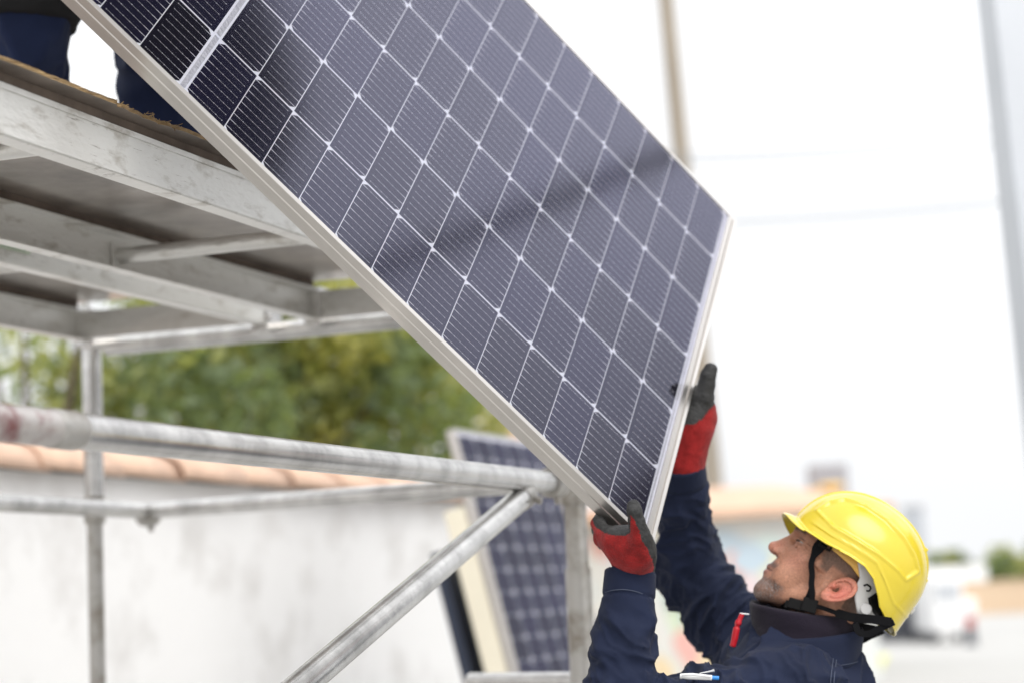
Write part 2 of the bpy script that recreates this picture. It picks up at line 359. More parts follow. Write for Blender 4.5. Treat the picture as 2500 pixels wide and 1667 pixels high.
# brace from the head of the right post down towards the camera
brA = on_t(1282, 1207, tR - .0); brB = on_t(742, 1667, tR - .0); d_ = (brB - brA)
b = MB(); b.tube([brA, brA + d_ * .04, brA + d_ * 1.9], [.019, .0242, .0242], 32); b.build('brace', M['galv'], sc)
b = MB(); coupler(b, brA + d_ * .01, d_, .027, .05); b.build('coupler', M['galvold'], sc)
# rear side rail and end rail meeting at the left post
tL = pL.dot(ND) - .03; e0 = on_t(0, 1228, tL); hL = on_t(190, 1240, tL).z; eC = on_t(345, 1246, tL)
b = MB(); b.tube([ST(-.5, tL - .02, e0.z + .02), ST(eC.dot(LD), tL - .02, hL)], .0222, 26); b.build('side_rail', M['galv'], sc)
b = MB(); b.tube([ST(eC.dot(LD), tL - .02, hL), V(pR.x, pR.y, P(1300, 1180, zz.y).z) - LD * .05], .0222, 26); b.build('end_rail', M['galv'], sc)
b = MB(); coupler(b, ST(eC.dot(LD) - .0, tL - .02, hL - .012), LD, .031, .05); b.build('coupler', M['galvold'], sc)
b = MB(); coupler(b, V(pL.x, pL.y, hL), UP, .029, .07); b.build('coupler', M['galvold'], sc)
# transom tubes the decks hook over
for (h_, r_) in ((hb + .035, .024),):
    h_ = hb - .008; a_ = ST(sEnd + .055, tD - .04, h_); c_ = ST(sEnd + .055, tA - .12, h_)
    b = MB(); b.tube([a_, c_], r_, 24); b.build('transom', M['galv'], sc)
for t_ in (tB - .01, tC + .02, tD - .02):
    b = MB(); b.obox(ST(sEnd + .03, t_, hb + .035), LD, ND, UP, .045, .022, .05, bev=.004); b.tube([ST(sEnd + .0, t_ - .03, hb + .02), ST(sEnd + .0, t_ - .021, hb + .02)], .008, 8); b.build('deck_hook', M['galv'], sc)
# low rail at the foot of the frame
lo0, lo1 = P(1150, 1664, 5.0), P(1400, 1664, 4.75)
b = MB(); b.tube([lo0, V(pR.x, pR.y, lo1.z)], .0222, 20); b.build('low_rail', M['galv'], sc)

# ------------------------------------------------------------------ the solar panel being lifted
def cam_dir(a): return (CAM_ROT @ Vector((a[0], a[1], -a[2])))
pitch = .0845; cw = pitch * 2.04; chf = .0095
def make_panel(name, label, O, ex, ey, nrm, rows=13, cols=6, two=True, detail=True, group=None, x0=None, chf=.0095):
    """ex along the length from the centre strip, ey across, nrm out of the glass"""
    def L3(x, y, z): return O + ex * x + ey * y + nrm * z
    gap = .0165; x1 = rows * pitch; y0, y1 = -.003, cols * cw - .001
    xa = -(gap + rows * pitch) if two else -.003
    mx = .0105
    xs0 = xa - mx; xs1 = x1 + mx
    corners = [L3(x, y, 0) for x in (xs0, xs1) for y in (y0, y1)]
    low = min(corners, key=lambda c: c.z)
    th = thing(name, label, 'solar panel', low, group)
    b = MB(); z0 = -.0030
    b.add([L3(xs0 - .008, y0 - .008, z0), L3(xs1 + .008, y0 - .008, z0), L3(xs1 + .008, y1 + .008, z0), L3(xs0 - .008, y1 + .008, z0),
           L3(xs0 - .008, y0 - .008, z0 - .002), L3(xs1 + .008, y0 - .008, z0 - .002), L3(xs1 + .008, y1 + .008, z0 - .002), L3(xs0 - .008, y1 + .008, z0 - .002)],
          [(0, 1, 2, 3), (7, 6, 5, 4), (0, 4, 5, 1), (1, 5, 6, 2), (2, 6, 7, 3), (3, 7, 4, 0)])
    b.build('backsheet', M['backsheet'], th)
    c = MB(); w_ = MB(); zc = -.0027; zw = -.0024
    def half(x_off, sgn):
        for r in range(rows):
            for k in range(cols):
                a = x_off + sgn * (r * pitch + .0008); e = x_off + sgn * ((r + 1) * pitch - .0009)
                ya = k * cw + .0016; yb = (k + 1) * cw - .0024
                if k == 0: ya = -.001
                first = (k % 2 == 0)        # chamfered at the start or the end of the half cell
                if first: poly = [(a + sgn * chf, ya), (e, ya), (e, yb), (a + sgn * chf, yb), (a, yb - chf), (a, ya + chf)]
                else: poly = [(a, ya), (e - sgn * chf, ya), (e, ya + chf), (e, yb - chf), (e - sgn * chf, yb), (a, yb)]
                c.add([L3(x, y, zc) for x, y in poly], [tuple(range(6)) if sgn > 0 else tuple(range(6))[::-1]])
                if not detail: continue
                for q in range(9):
                    y = ya + (yb - ya) * (q + .5) / 9 if k else k * cw + .0016 + (cw - .0038) * (q + .5) / 9
                    def strip(p, s_, wd): w_.add([L3(p, y - wd, zw), L3(s_, y - wd, zw), L3(s_, y + wd, zw), L3(p, y + wd, zw)], [(0, 1, 2, 3)])
                    i0, i1 = (a - sgn * .001, e - sgn * .009) if first else (a + sgn * .009, e + sgn * .001)
                    strip(i0, i1, .00022)
                    if first: strip(i0, a + sgn * .013, .0006)
                    else: strip(e - sgn * .013, i1, .0006)
                    for d_ in range(6):
                        xx = a + sgn * (.0075 + d_ * (pitch - .0175) / 5) + (0 if first else sgn * .003)
                        w_.add([L3(xx - .001, y - .0007, zw + .0001), L3(xx + .001, y - .0007, zw + .0001), L3(xx + .001, y + .0007, zw + .0001), L3(xx - .001, y + .0007, zw + .0001)], [(0, 1, 2, 3)])
    half(0, 1)
    if two: half(-gap, -1)
    c.build('solar_cells', M['cell'], th)
    if detail:
        w_.build('cell_wires', M['wire'], th)
        b = MB()
        if two:
            for k in range(cols):
                g_ = .0045 if k % 2 else .0015
                b.add([L3(x, y, zw + .0003) for x, y in ((-gap + .0035, k * cw + .004), (-.0035, k * cw + .004), (-.0035, (k + 1) * cw - .002), (-gap + .0035, (k + 1) * cw - .002))], [(0, 1, 2, 3)])
        if two: b.build('collector_ribbon', M['ribbon'], th); b = MB()
        b.add([L3(x, y, zw + .0003) for x, y in ((x1 + .002, .003), (x1 + .006, .003), (x1 + .006, cols * cw - .003), (x1 + .002, cols * cw - .003))], [(0, 1, 2, 3)])
        b.build('collector_ribbon', M['ribbon'], th)
    b = MB(); b.add([L3(xs0 - .008, y0 - .008, 0), L3(xs1 + .008, y0 - .008, 0), L3(xs1 + .008, y1 + .008, 0), L3(xs0 - .008, y1 + .008, 0)], [(0, 1, 2, 3)])
    b.build('glass', M['glass'] if detail else M['glass2'], th)
    # frame: extruded profile swept round the four sides with mitred corners
    prof = [(0, .0012), (.0085, .0012), (.0092, .0006), (.0092, -.0135), (.0106, -.0150), (.0106, -.0205), (.0092, -.0220), (.0092, -.0345), (.0084, -.0352), (-.022, -.0352), (-.022, -.0335), (.0066, -.0335), (.0066, -.0062), (0, -.0062)]
    endp = [(0, .0012), (.0095, .0012), (.0108, .0004), (.0108, -.0022), (.0125, -.0030), (.0140, -.0016), (.0150, .0006), (.0225, .0012), (.0232, .0002), (.0232, -.0345), (.0224, -.0352), (-.012, -.0352), (-.012, -.0335), (.0200, -.0335), (.0200, -.0062), (0, -.0062)] if detail else prof
    def side(pf, p0, p1, out0, dirv, o_near0, o_near1):
        b = MB(); vs = []
        for (pp, sg, ext) in ((p0, -1, o_near0), (p1, 1, o_near1)):
            for o_, z_ in pf: vs.append(pp + out0 * o_ + dirv * sg * (min(max(o_, 0), ext) + (0 if o_ >= 0 else o_)) + nrm * z_)
        n = len(pf)
        b.add(vs, [(k, (k + 1) % n, n + (k + 1) % n, n + k) for k in range(n)] + [tuple(range(n))[::-1], tuple(n + k for k in range(n))])
        b.build('frame', M['alu'], th)
    A_, B_, C_, D_ = L3(xs0, y0, 0), L3(xs1, y0, 0), L3(xs1, y1, 0), L3(xs0, y1, 0)
    side(prof, A_, B_, -ey, ex, .0092, .0092); side(endp, B_ , C_, ex, ey, .0090, .0090)
    side(prof, D_, C_, ey, ex, .0092, .0092); side(endp, A_, D_, -ex, ey, .0090, .0090)
    b = MB(); b.obox(L3(-.01 if two else .15, cols * cw / 2, -.014), ex, ey, nrm, .05, .06, .009, bev=.003); b.build('junction_box', M['bin'], th)
    return th
gm = bpy.data.materials.new('panel_glass'); gm.use_nodes = True; t = gm.node_tree; t.nodes.clear()
o_ = t.nodes.new('ShaderNodeOutputMaterial'); mx_ = t.nodes.new('ShaderNodeMixShader'); fr = t.nodes.new('ShaderNodeFresnel'); fr.inputs['IOR'].default_value = 1.57
tr = t.nodes.new('ShaderNodeBsdfTransparent'); gl = t.nodes.new('ShaderNodeBsdfGlossy'); gl.inputs['Roughness'].default_value = .10; gl.inputs['Color'].default_value = (.78, .78, 1, 1)
tr.inputs['Color'].default_value = (.97, .97, .98, 1)
t.links.new(fr.outputs[0], mx_.inputs[0]); t.links.new(tr.outputs[0], mx_.inputs[1]); t.links.new(gl.outputs[0], mx_.inputs[2]); t.links.new(mx_.outputs[0], o_.inputs['Surface'])
M['glass'] = gm
gm2 = gm.copy(); gm2.name = 'matt_panel_glass'; M['glass2'] = gm2
for n_ in gm2.node_tree.nodes:
    if n_.type == 'FRESNEL': n_.inputs['IOR'].default_value = 1.17
EX = cam_dir((.68014, -.6656, .30722)); EY = cam_dir((.22257, .58679, .77855)); EX.normalize(); EY = (EY - EX * EY.dot(EX)).normalized()
PO = C2W((-.51965, .40053, 3.33407)); PN = EX.cross(EY)
if PN.dot(CAM_LOC - PO) < 0: PN = -PN
make_panel('solar_panel', 'large tilted solar panel being lifted by the man in the yellow helmet', PO, EX, EY, PN)

# ------------------------------------------------------------------ panel leaning behind the scaffold
z2 = 7.6
tlc = P(1111, 1052, z2); lean = on_t(1300, 1667, P(1300, 1667, z2 - .15).dot(ND))
dn = (P(1272, 1667, z2 - .18) - tlc).normalized()          # down the left edge
dn = (dn - LD * dn.dot(LD)).normalized(); 
nn2 = dn.cross(LD)
if nn2.dot(CAM_LOC - tlc) < 0: nn2 = -nn2
Lp = tlc.z / -dn.z                                        # slope length down to the ground
rows2 = 10; O2 = tlc + dn * (.04 + .0)
th2 = make_panel('solar_panel', 'blurred solar panel leaning at the end of the white wall behind the scaffold', tlc + dn * .012 + LD * .012, dn, LD, nn2, rows=22, cols=6, two=False, detail=False, chf=.019)
b = MB(); cb0 = tlc - nn2 * .04
for q in (0,):
    b.obox(tlc + dn * (Lp / 2 + .13) - nn2 * .082 + LD * .5, dn, LD, nn2, Lp / 2 - .14, .50, .042, bev=.006)
tag(b.build('packing_board', M['cream']), 'thick cream coloured board leaning behind the blurred solar panel', 'board')
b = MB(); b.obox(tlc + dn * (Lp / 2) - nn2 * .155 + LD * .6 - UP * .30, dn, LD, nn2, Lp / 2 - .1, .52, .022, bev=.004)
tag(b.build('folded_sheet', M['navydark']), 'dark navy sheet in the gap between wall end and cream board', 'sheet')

# ------------------------------------------------------------------ trees behind the wall
def leafmat(name, c, c2):
    m_ = mat(name, c, .5, col2=c2, var_scale=1.3, spec=.3, sharp=(.35, .65)); b_ = m_.node_tree.nodes['Principled BSDF']
    t_ = m_.node_tree; tl = t_.nodes.new('ShaderNodeBsdfTranslucent'); tl.inputs['Color'].default_value = (c[0] * 1.6, c[1] * 1.6, c[2] * .6, 1)
    ms = t_.nodes.new('ShaderNodeMixShader'); ms.inputs[0].default_value = .4; oo = t_.nodes['Material Output']
    t_.links.new(b_.outputs[0], ms.inputs[1]); t_.links.new(tl.outputs[0], ms.inputs[2]); t_.links.new(ms.outputs[0], oo.inputs['Surface']); return m_
M['leafA'] = leafmat('olive_green_leaves', (.40, .41, .19), (.18, .21, .10))
M['leafB'] = leafmat('dark_green_leaves', (.22, .27, .16), (.09, .12, .07))
M['leafC'] = leafmat('yellow_green_leaves', (.54, .50, .20), (.25, .27, .11))
def tree(label, base, height, rad, n, lm, seed, low=.25, leaf=.06, group='trees behind the white wall', clumps=26):
    rnd = random.Random(seed); base = Vector(base)
    th = thing('tree', label, 'tree', base, group)
    b = MB(); top = base + UP * height * .55
    b.tube([base, base + UP * height * .25 + V(.05, .03, 0), top], [.13, .10, .05], 10)
    cs = []
    for i in range(clumps):
        while True:
            d = V(rnd.uniform(-1, 1), rnd.uniform(-1, 1), rnd.uniform(-1, 1))
            if d.length < 1: break
        c = base + V(d.x * rad, d.y * rad, height * (low + (1 - low) * (.5 + .5 * d.z)))
        cs.append((c, rnd.uniform(.22, .45) * rad))
        if i % 2 == 0: b.tube([base + UP * height * rnd.uniform(.2, .45), (base + c) / 2 + UP * height * .2, c], [.05, .03, .012], 6)
    b.build('trunk', M['bark'], th)
    rs = np.random.RandomState(seed); k = rs.randint(0, len(cs), n)
    C_ = np.array([tuple(c) for c, _ in cs])[k]; r_ = np.array([r for _, r in cs])[k]
    d = rs.randn(n, 3); d /= np.linalg.norm(d, axis=1)[:, None]; p = C_ + d * (r_ * rs.uniform(.35, 1.0, n) ** .6)[:, None]
    u = rs.randn(n, 3); u /= np.linalg.norm(u, axis=1)[:, None]; v = np.cross(u, rs.randn(n, 3)); v /= np.linalg.norm(v, axis=1)[:, None]
    sz = leaf * rs.uniform(.6, 1.3, n)[:, None]; a = u * sz; c = v * sz * .45
    vs = np.stack([p - a, p - c, p + a, p + c], 1).reshape(-1, 3) - np.array(base)
    me = bpy.data.meshes.new('crown'); me.vertices.add(n * 4); me.vertices.foreach_set('co', vs.ravel()); me.loops.add(n * 4)
    me.loops.foreach_set('vertex_index', np.arange(n * 4)); me.polygons.add(n); me.polygons.foreach_set('loop_start', np.arange(n) * 4); me.polygons.foreach_set('loop_total', np.full(n, 4))
    for m_ in lm: me.materials.append(M[m_])
    me.polygons.foreach_set('material_index', (k * 7 % 5 % len(lm)) if len(lm) > 1 else np.zeros(n, int)); me.update(); me.validate()
    o = bpy.data.objects.new('crown', me); COL.objects.link(o); o.parent = th
    return th
def gnd(px, y):                       # ground point under the place seen at column px, y metres out
    p = P(px, 1000, y); return V(p.x, p.y, 0)
tree('sparse tree at the far left with bright gaps between its leaves', gnd(70, 12), 4.0, 1.1, 1500, ['leafB', 'leafA'], 3, .30, .06, clumps=30)
tree('dense olive green tree behind the middle of the white wall', gnd(590, 13), 4.2, 1.08, 9000, ['leafA', 'leafB', 'leafC'], 5, .22, .06, clumps=44)
tree('yellow green tree filling the space left of the lifted panel', gnd(850, 13.5), 4.15, 1.0, 6500, ['leafC', 'leafA', 'leafB'], 8, .22, .06, clumps=38)
tree('rounded tree at the right end, beside the peach coloured house', gnd(1010, 14), 3.55, .85, 6500, ['leafC', 'leafA', 'leafB'], 11, .22, .055, clumps=30)

# ------------------------------------------------------------------ far buildings
def house(label, px0, px1, y, h_eave, h_ridge, wm, rm, depth=8, ang=0, chim=None, cat='house', ridge_px=None, windows=()):
    a, c = gnd(px0, y), gnd(px1, y + math.tan(ang) * 3); u = (c - a).normalized(); v_ = V(-u.y, u.x, 0); W_ = (c - a).length
    th = thing('house', label, cat, (a + c) / 2 + v_ * depth / 2)
    b = MB(); ce = (a + c) / 2 + v_ * depth / 2 + UP * h_eave / 2; b.obox(ce, u, v_, UP, W_ / 2, depth / 2, h_eave / 2); b.build('wall', wm, th)
    b = MB(); e = .35; z0 = h_eave + .003
    q = [a - u * e - v_ * e, c + u * e - v_ * e, c + u * e + v_ * (depth + e), a - u * e + v_ * (depth + e)]
    rk = W_ * .28
    r0, r1 = a + u * rk + v_ * depth / 2, c - u * rk + v_ * depth / 2
    vs = [p + UP * z0 for p in q] + [p + UP * (z0 + .12) for p in q] + [r0 + UP * h_ridge, r1 + UP * h_ridge]
    b.add(vs, [(3, 2, 1, 0), (0, 1, 5, 4), (1, 2, 6, 5), (2, 3, 7, 6), (3, 0, 4, 7), (4, 5, 9, 8), (5, 6, 9), (6, 7, 8, 9), (7, 4, 8)]); rf = b.build('roof', rm, th)
    for (s_, z0_, wd, ht) in windows:
        b = MB(); b.obox(a + u * s_ + UP * z0_ - v_ * .02, u, v_, UP, wd / 2, .03, ht / 2); b.build('window', M['greycol'], th)
    return th, a, u, v_, rf
H, a_, u_, v__, rf = house('low house with faded tile roof and colourful mural behind the man', 1410, 2110, 34, 2.66, 3.32, mat('pale_mural_wall', (.60, .68, .70), .9, col2=(.76, .74, .70), var_scale=.9), M['tileold'], 7, R(-6))
# mural shapes painted on the wall
cols_ = [(.55, .72, .45), (.78, .32, .26), (.80, .62, .30), (.42, .60, .74), (.74, .72, .40), (.72, .55, .58), (.60, .78, .74)]
mm = [mat('mural_paint', pale(c_, .35), .9) for c_ in cols_]
mu = MB(); rr = random.Random(4)
def blob(s_, z_, w_, h_, mi, rot=0, n=14, lay=0):
    c_ = a_ + u_ * s_ + UP * z_ - v__ * (.004 + .003 * lay); vs = []
    for k in range(n):
        t_ = 2 * math.pi * k / n; x = math.cos(t_) * w_ * (1 + .2 * math.sin(3 * t_ + s_)); z = math.sin(t_) * h_
        vs.append(c_ + u_ * (x * math.cos(rot) - z * math.sin(rot)) + UP * (x * math.sin(rot) + z * math.cos(rot)))
    mu.add(vs, [tuple(range(n))], mi)
pxm = (gnd(2120, 34) - a_).length / 710
def mp_(px): return (px - 1410) * pxm
def mz(py): return CAM_LOC.z + (1432 - py) / F_PX * 34
for i, (px, py, wd, hg, mi, rot) in enumerate([(1640, 1540, .22, .75, 0, .25), (1668, 1600, .30, .5, 1, .5), (1700, 1590, .16, .7, 2, -.3), (1665, 1490, .25, .3, 3, 0), (1770, 1380, .12, .35, 1, .1),
        (1810, 1370, .3, .25, 3, 0), (1850, 1350, .35, .2, 6, .2), (1790, 1440, .3, .22, 5, 0), (1745, 1330, .3, .2, 3, 0), (1610, 1440, .22, .35, 6, 0), (1615, 1340, .1, .4, 4, .2), (1500, 1400, .18, .3, 3, 0),
        (1485, 1360, .2, .2, 5, 0), (1480, 1450, .12, .5, 4, 0), (1880, 1400, .3, .3, 4, 0), (1450, 1330, .15, .2, 1, 0), (1720, 1650, .3, .3, 4, 0), (1580, 1640, .2, .3, 2, 0)]):
    blob(mp_(px), mz(py), wd, hg, mi, rot, lay=i % 3)
mu.build('mural', mm, H)
# chimney stack of its own block behind the roof
def block(name, label, cat, px0, px1, y, h0, h1, m_, depth=None, cap=True):
    a, c = gnd(px0, y), gnd(px1, y); u = (c - a).normalized(); v_ = V(-u.y, u.x, 0); W_ = (c - a).length; D_ = depth or W_
    th = thing(name, label, cat, (a + c) / 2 + v_ * D_ / 2 + UP * h0)
    b = MB(); b.obox((a + c) / 2 + v_ * D_ / 2 + UP * (h0 + h1) / 2, u, v_, UP, W_ / 2, D_ / 2, (h1 - h0) / 2); b.build('stack', m_, th)
    if cap: b = MB(); b.obox((a + c) / 2 + v_ * D_ / 2 + UP * (h1 + .062), u, v_, UP, W_ / 2 + .08, D_ / 2 + .08, .06); b.build('cap', M['concrete'], th)
    return th
def hz(py, y, px=2000): return CAM_LOC.z + (1446 - .044 * (px - 1250) - py) / F_PX * y
block('chimney', 'square grey chimney rising above the tile roof beyond the yellow helmet', 'chimney', 1973, 2060, 38, 0, hz(1135, 38, 2016), mat('chimney_grey', (.34, .35, .38), .9), cap=False)
block('tower', 'small faint grey tower beyond the back of the yellow helmet', 'tower', 2195, 2238, 120, 0, hz(1240, 120, 2215), mat('far_tower_grey', (.42, .44, .47), .9))
# yellow cowl on the ridge
p_ = P(2030, 1196, 36.5); b = MB(); b.tube([p_ - UP * .3, p_ + UP * .02, p_ + UP * .03, p_ + UP * .12, p_ + UP * .13], [.10, .10, .22, .2, .03], 14); b.tube([p_ - UP * .3 - V(.5, 0, 0), p_ - UP * .02 - V(.22, 0, 0)], .14, 10)
tag(b.build('roof_cowl', mat('yellow_cowl', (.80, .55, .16), .6)), 'blurred orange yellow cowl on the roof just above the helmet', 'roof cowl')
# house behind the leaning panel and tree
house('peach coloured house between the tree and the lifted panel', 1150, 1395, 30, 3.75, 4.5, M['peach'], M['tileold'], 8)

# utility pole and lines
a0, a1 = P(1746, 1240, 47), P(1626, 0, 49); d_ = (a1 - a0); a0 = a0 - d_ * (a0.z / d_.z)
b = MB(); ut = thing('utility_pole', 'leaning weathered utility pole rising behind the lifted panel', 'pole', a0)
b.tube([a0, a0 + d_ * 1.6], [.24, .20], 20); b.build('pole', M['wood_pole'], ut)
def cable(lab, p0, p1, r_, sag=.5):
    b = MB(); pts = [p0.lerp(p1, k / 24) - UP * sag * 4 * (k / 24) * (1 - k / 24) for k in range(25)]; b.tube(pts, r_, 8)
    tag(b.build('overhead_cable', M['cable']), lab, 'cable', 'overhead cables right of the pole')
cable('thick lower overhead cable running right from the pole', P(1560, 550, 32), P(2700, 462, 40), .028, .12)
cable('middle overhead cable, second up from the thick one', P(1560, 398, 32), P(2700, 320, 40), .018, .15)
cable('thin top overhead cable above the other two', P(1560, 380, 32), P(2700, 268, 42), .014, .2)

# grey leaning column at the right edge
c0, c1 = P(2632, 1080, 8.5), P(2500, 0, 9.6); 
dd = c1 - c0; base_ = c0 - dd * (c0.z / dd.z)
b = MB(); ct = thing('steel_column', 'tall pale grey steel column leaning in at the right edge', 'column', base_)
b.beam(base_, base_ + dd * 3.2, .36, .30, up=V(0, 1, 0), bev=.01); b.build('column_shaft', M['greycol'], ct)
b = MB(); b.obox(base_ + UP * .015, (1, 0, 0), (0, 1, 0), UP, .2, .2, .015); b.build('base_plate', M['greycol'], ct)

# right background
def gp(px, py):                       # ground point seen at a pixel
    return on_h(px, py, 0)
q0 = gp(2194, 1565)
sk = thing('skip', 'dark grey skip standing on the ground behind the helmet', 'skip', q0)
b = MB(); yq = q0.y; W_ = 186 / F_PX * yq; Hh = 100 / F_PX * yq
vs = []
for h_, f_ in ((.06, .9), (Hh, 1.0)):
    for sx, sy in ((-1, -1), (1, -1), (1, 1), (-1, 1)): vs.append(q0 + V(sx * W_ / 2 * f_, sy * .7 * f_, h_))
b.add(vs, [(3, 2, 1, 0), (0, 1, 5, 4), (1, 2, 6, 5), (2, 3, 7, 6), (3, 0, 4, 7), (4, 5, 6, 7)]); b.build('body', M['bin'], sk)
b = MB()
for sy in (-.7, .7):
    b = MB(); b.beam(q0 + V(-W_ / 2 - .03, sy, Hh), q0 + V(W_ / 2 + .03, sy, Hh), .06, .06); b.build('rim', M['bin'], sk)
for sx in (-.7, .7):
    b = MB(); b.obox(q0 + V(sx * W_ / 2, 0, .03), (1, 0, 0), (0, 1, 0), UP, .1, .6, .028); b.build('skid', M['bin'], sk)
# low white wall patch behind skip, white van-like pillar, pedestrian, peach wall, hedge
q = gp(2324, 1570); b = MB(); yy = q.y
vn = thing('van', 'blurred white van parked beyond the skip', 'van', q)
b.obox(q + V(0, 2, .2 + .72), (1, 0, 0), (0, 1, 0), UP, .38, 1.9, .70, bev=.14); b.build('body', M['whitepaint'], vn)
b = MB(); b.obox(q + V(0, .094, 1.2), (1, 0, 0), (0, 1, 0), UP, .28, .006, .2); b.build('windscreen', M['greycol'], vn)
for sx in (-.3, .3):
    for sy in (.8, 3.2):
        b = MB(); b.tube([q + V(sx - .06, sy, .22), q + V(sx + .06, sy, .22)], .22, 18); b.build('wheel', M['bin'], vn)
b = MB(); q = gp(2398, 1499); b.obox(q + V(4.0, 0, .62), (1, 0, 0), (0, 1, 0), UP, 5.3, .12, .62); b.obox(q + V(4.0, 0, 1.27), (1, 0, 0), (0, 1, 0), UP, 5.4, .18, .028)
tag(b.build('garden_wall', M['peach']), 'low peach coloured garden wall at the right edge below the trees', 'wall')
q = gp(2160, 1490); b = MB(); b.obox(q + V(0, 0, 1.0), (1, 0, 0), (0, 1, 0), UP, 5, .15, 1.0, bev=.02)
tag(b.build('white_wall', M['wall']), 'long pale wall behind the skip and the van', 'wall')
for i, (px, y, h_, r_) in enumerate([(2265, 150, 2.5, 2.6), (2345, 160, 2.7, 3.4), (2425, 155, 2.4, 3.0), (2510, 150, 3.0, 3.6)]):
    tree(['far tree just right of the helmet', 'far dark tree on the horizon left of the bollard', 'far tree on the horizon above the bollard', 'far tree at the right edge of the horizon'][i], gnd(px, y), h_, r_, 3500, ['leafB', 'leafA'] if i % 2 else ['leafB', 'leafC'], 30 + i, .1, .35, group='far trees on the horizon', clumps=16)
q = gp(2372, 1575)
PED = q.copy()
# yellow painted strip on the ground
b = MB(); c0 = gp(2085, 1660); c1 = gp(2125, 1600); w1 = V(.35, 0, 0)
b.add([c0 - w1 + UP * .004, c0 + w1 + UP * .004, c1 + w1 * 1.1 + UP * .004, c1 - w1 * .4 + UP * .004], [(0, 1, 2, 3)])
tag(b.build('road_marking', M['yellowpaint']), kind='structure')

# ------------------------------------------------------------------ unseen dark slab and beam added right of frame to darken the glass reflection
X0 = V(-.4, 3.4, 2.4)
def dirp(az, el, h, X=X0):
    az, el = R(az), R(el); d = V(math.sin(az) * math.cos(el), math.cos(az) * math.cos(el), math.sin(el)); return X + d * ((h - X.z) / d.z)
HC = 7.2
M['reflection_blocker'] = mat('reflection_blocker_dark', (.03, .03, .035), .8)
cp = thing('reflection_blocker', 'added unseen dark slab on two posts, darkening the panel reflection', 'reflection_blocker', dirp(75, 45, HC) - UP * HC)
poly = [dirp(a, e, HC) for a, e in ((59.5, 62), (62.2, 47), (64.9, 41.8), (66.6, 39.4), (71, 37.0), (88, 36), (88, 62))]
b = MB(); n_ = len(poly); b.add([p for p in poly] + [p + UP * .2 for p in poly], [tuple(range(n_)), tuple(range(n_, 2 * n_))[::-1]] + [(k, (k + 1) % n_, n_ + (k + 1) % n_, n_ + k) for k in range(n_)])
b.build('roof', M['reflection_blocker'], cp)
for a, e in ((84, 40), (84, 55)):
    q = dirp(a, e, HC - .01); b = MB(); b.tube([V(q.x, q.y, 0), q], .09, 12); b.build('post', M['reflection_blocker'], cp)
# unseen house block added on the right to darken the panel's lower reflection
Xc = V(.2, 3.73, 1.81); ha, hb_ = dirp(53, 0.001, 0, Xc), None
q1 = Xc + V(math.sin(R(58)), math.cos(R(58)), 0) * 14; q2 = Xc + V(math.sin(R(80)), math.cos(R(80)), 0) * 14; q1.z = q2.z = 0
hh = Xc.z + 14 * math.tan(R(27.2)); u = (q2 - q1).normalized(); v_ = V(u.y, -u.x, 0); v_ = v_ if v_.dot(q1 - V(0, 3.7, 0)) > 0 else -v_
ho = thing('house', 'added dark brown house block out of frame, darkening the panel reflection', 'house', (q1 + q2) / 2)
b = MB(); b.obox((q1 + q2) / 2 + v_ * 3 + UP * hh * .45, u, v_, UP, (q2 - q1).length / 2, 3, hh * .45); b.build('wall', mat('brown_render', (.06, .05, .045), .9), ho)
b = MB(); b.add([q1 + UP * hh * .9 - v_ * .3, q2 + UP * hh * .9 - v_ * .3, q2 + UP * hh * .9 + v_ * 6.3, q1 + UP * hh * .9 + v_ * 6.3, q1 + UP * hh + v_ * 1 + u * .5, q2 + UP * hh + v_ * 1 - u * .5, q2 + UP * hh + v_ * 5 - u * .5, q1 + UP * hh + v_ * 5 + u * .5], [(0, 1, 5, 4), (1, 2, 6, 5), (2, 3, 7, 6), (3, 0, 4, 7), (4, 5, 6, 7), (3, 2, 1, 0)])
b.build('roof', mat('dark_roof', (.05, .04, .035), .9), ho)
X1 = V(.1, 3.93, 2.35)
kA = dirp(65.5, 34.1, 6.4, V(-.08, 3.65, 2.25)); kB = dirp(59.3, 32.1, 6.4, V(.31, 4.28, 2.5)); k0 = kA + (kA - kB) * 1.0; k1 = kB + (kB - kA) * .5
b = MB(); b.beam(k0, k1 + (k1 - k0) * .6, .075, .055); gt = thing('reflection_band_beam', 'added unseen dark beam on posts, making a dark band in the panel reflection', 'beam', V(k0.x, k0.y, 0))  # beam added out of view to lay a dark band across the reflection
b.build('beam', M['reflection_blocker'], gt)
q = k1 + (k1 - k0) * .6
b = MB(); b.tube([V(q.x, q.y, 0), q - UP * .1], .08, 12); b.build('post', M['reflection_blocker'], gt)
b = MB(); b.tube([V(k0.x, k0.y, 0), k0 - UP * .1], .08, 12); b.build('post', M['reflection_blocker'], gt)

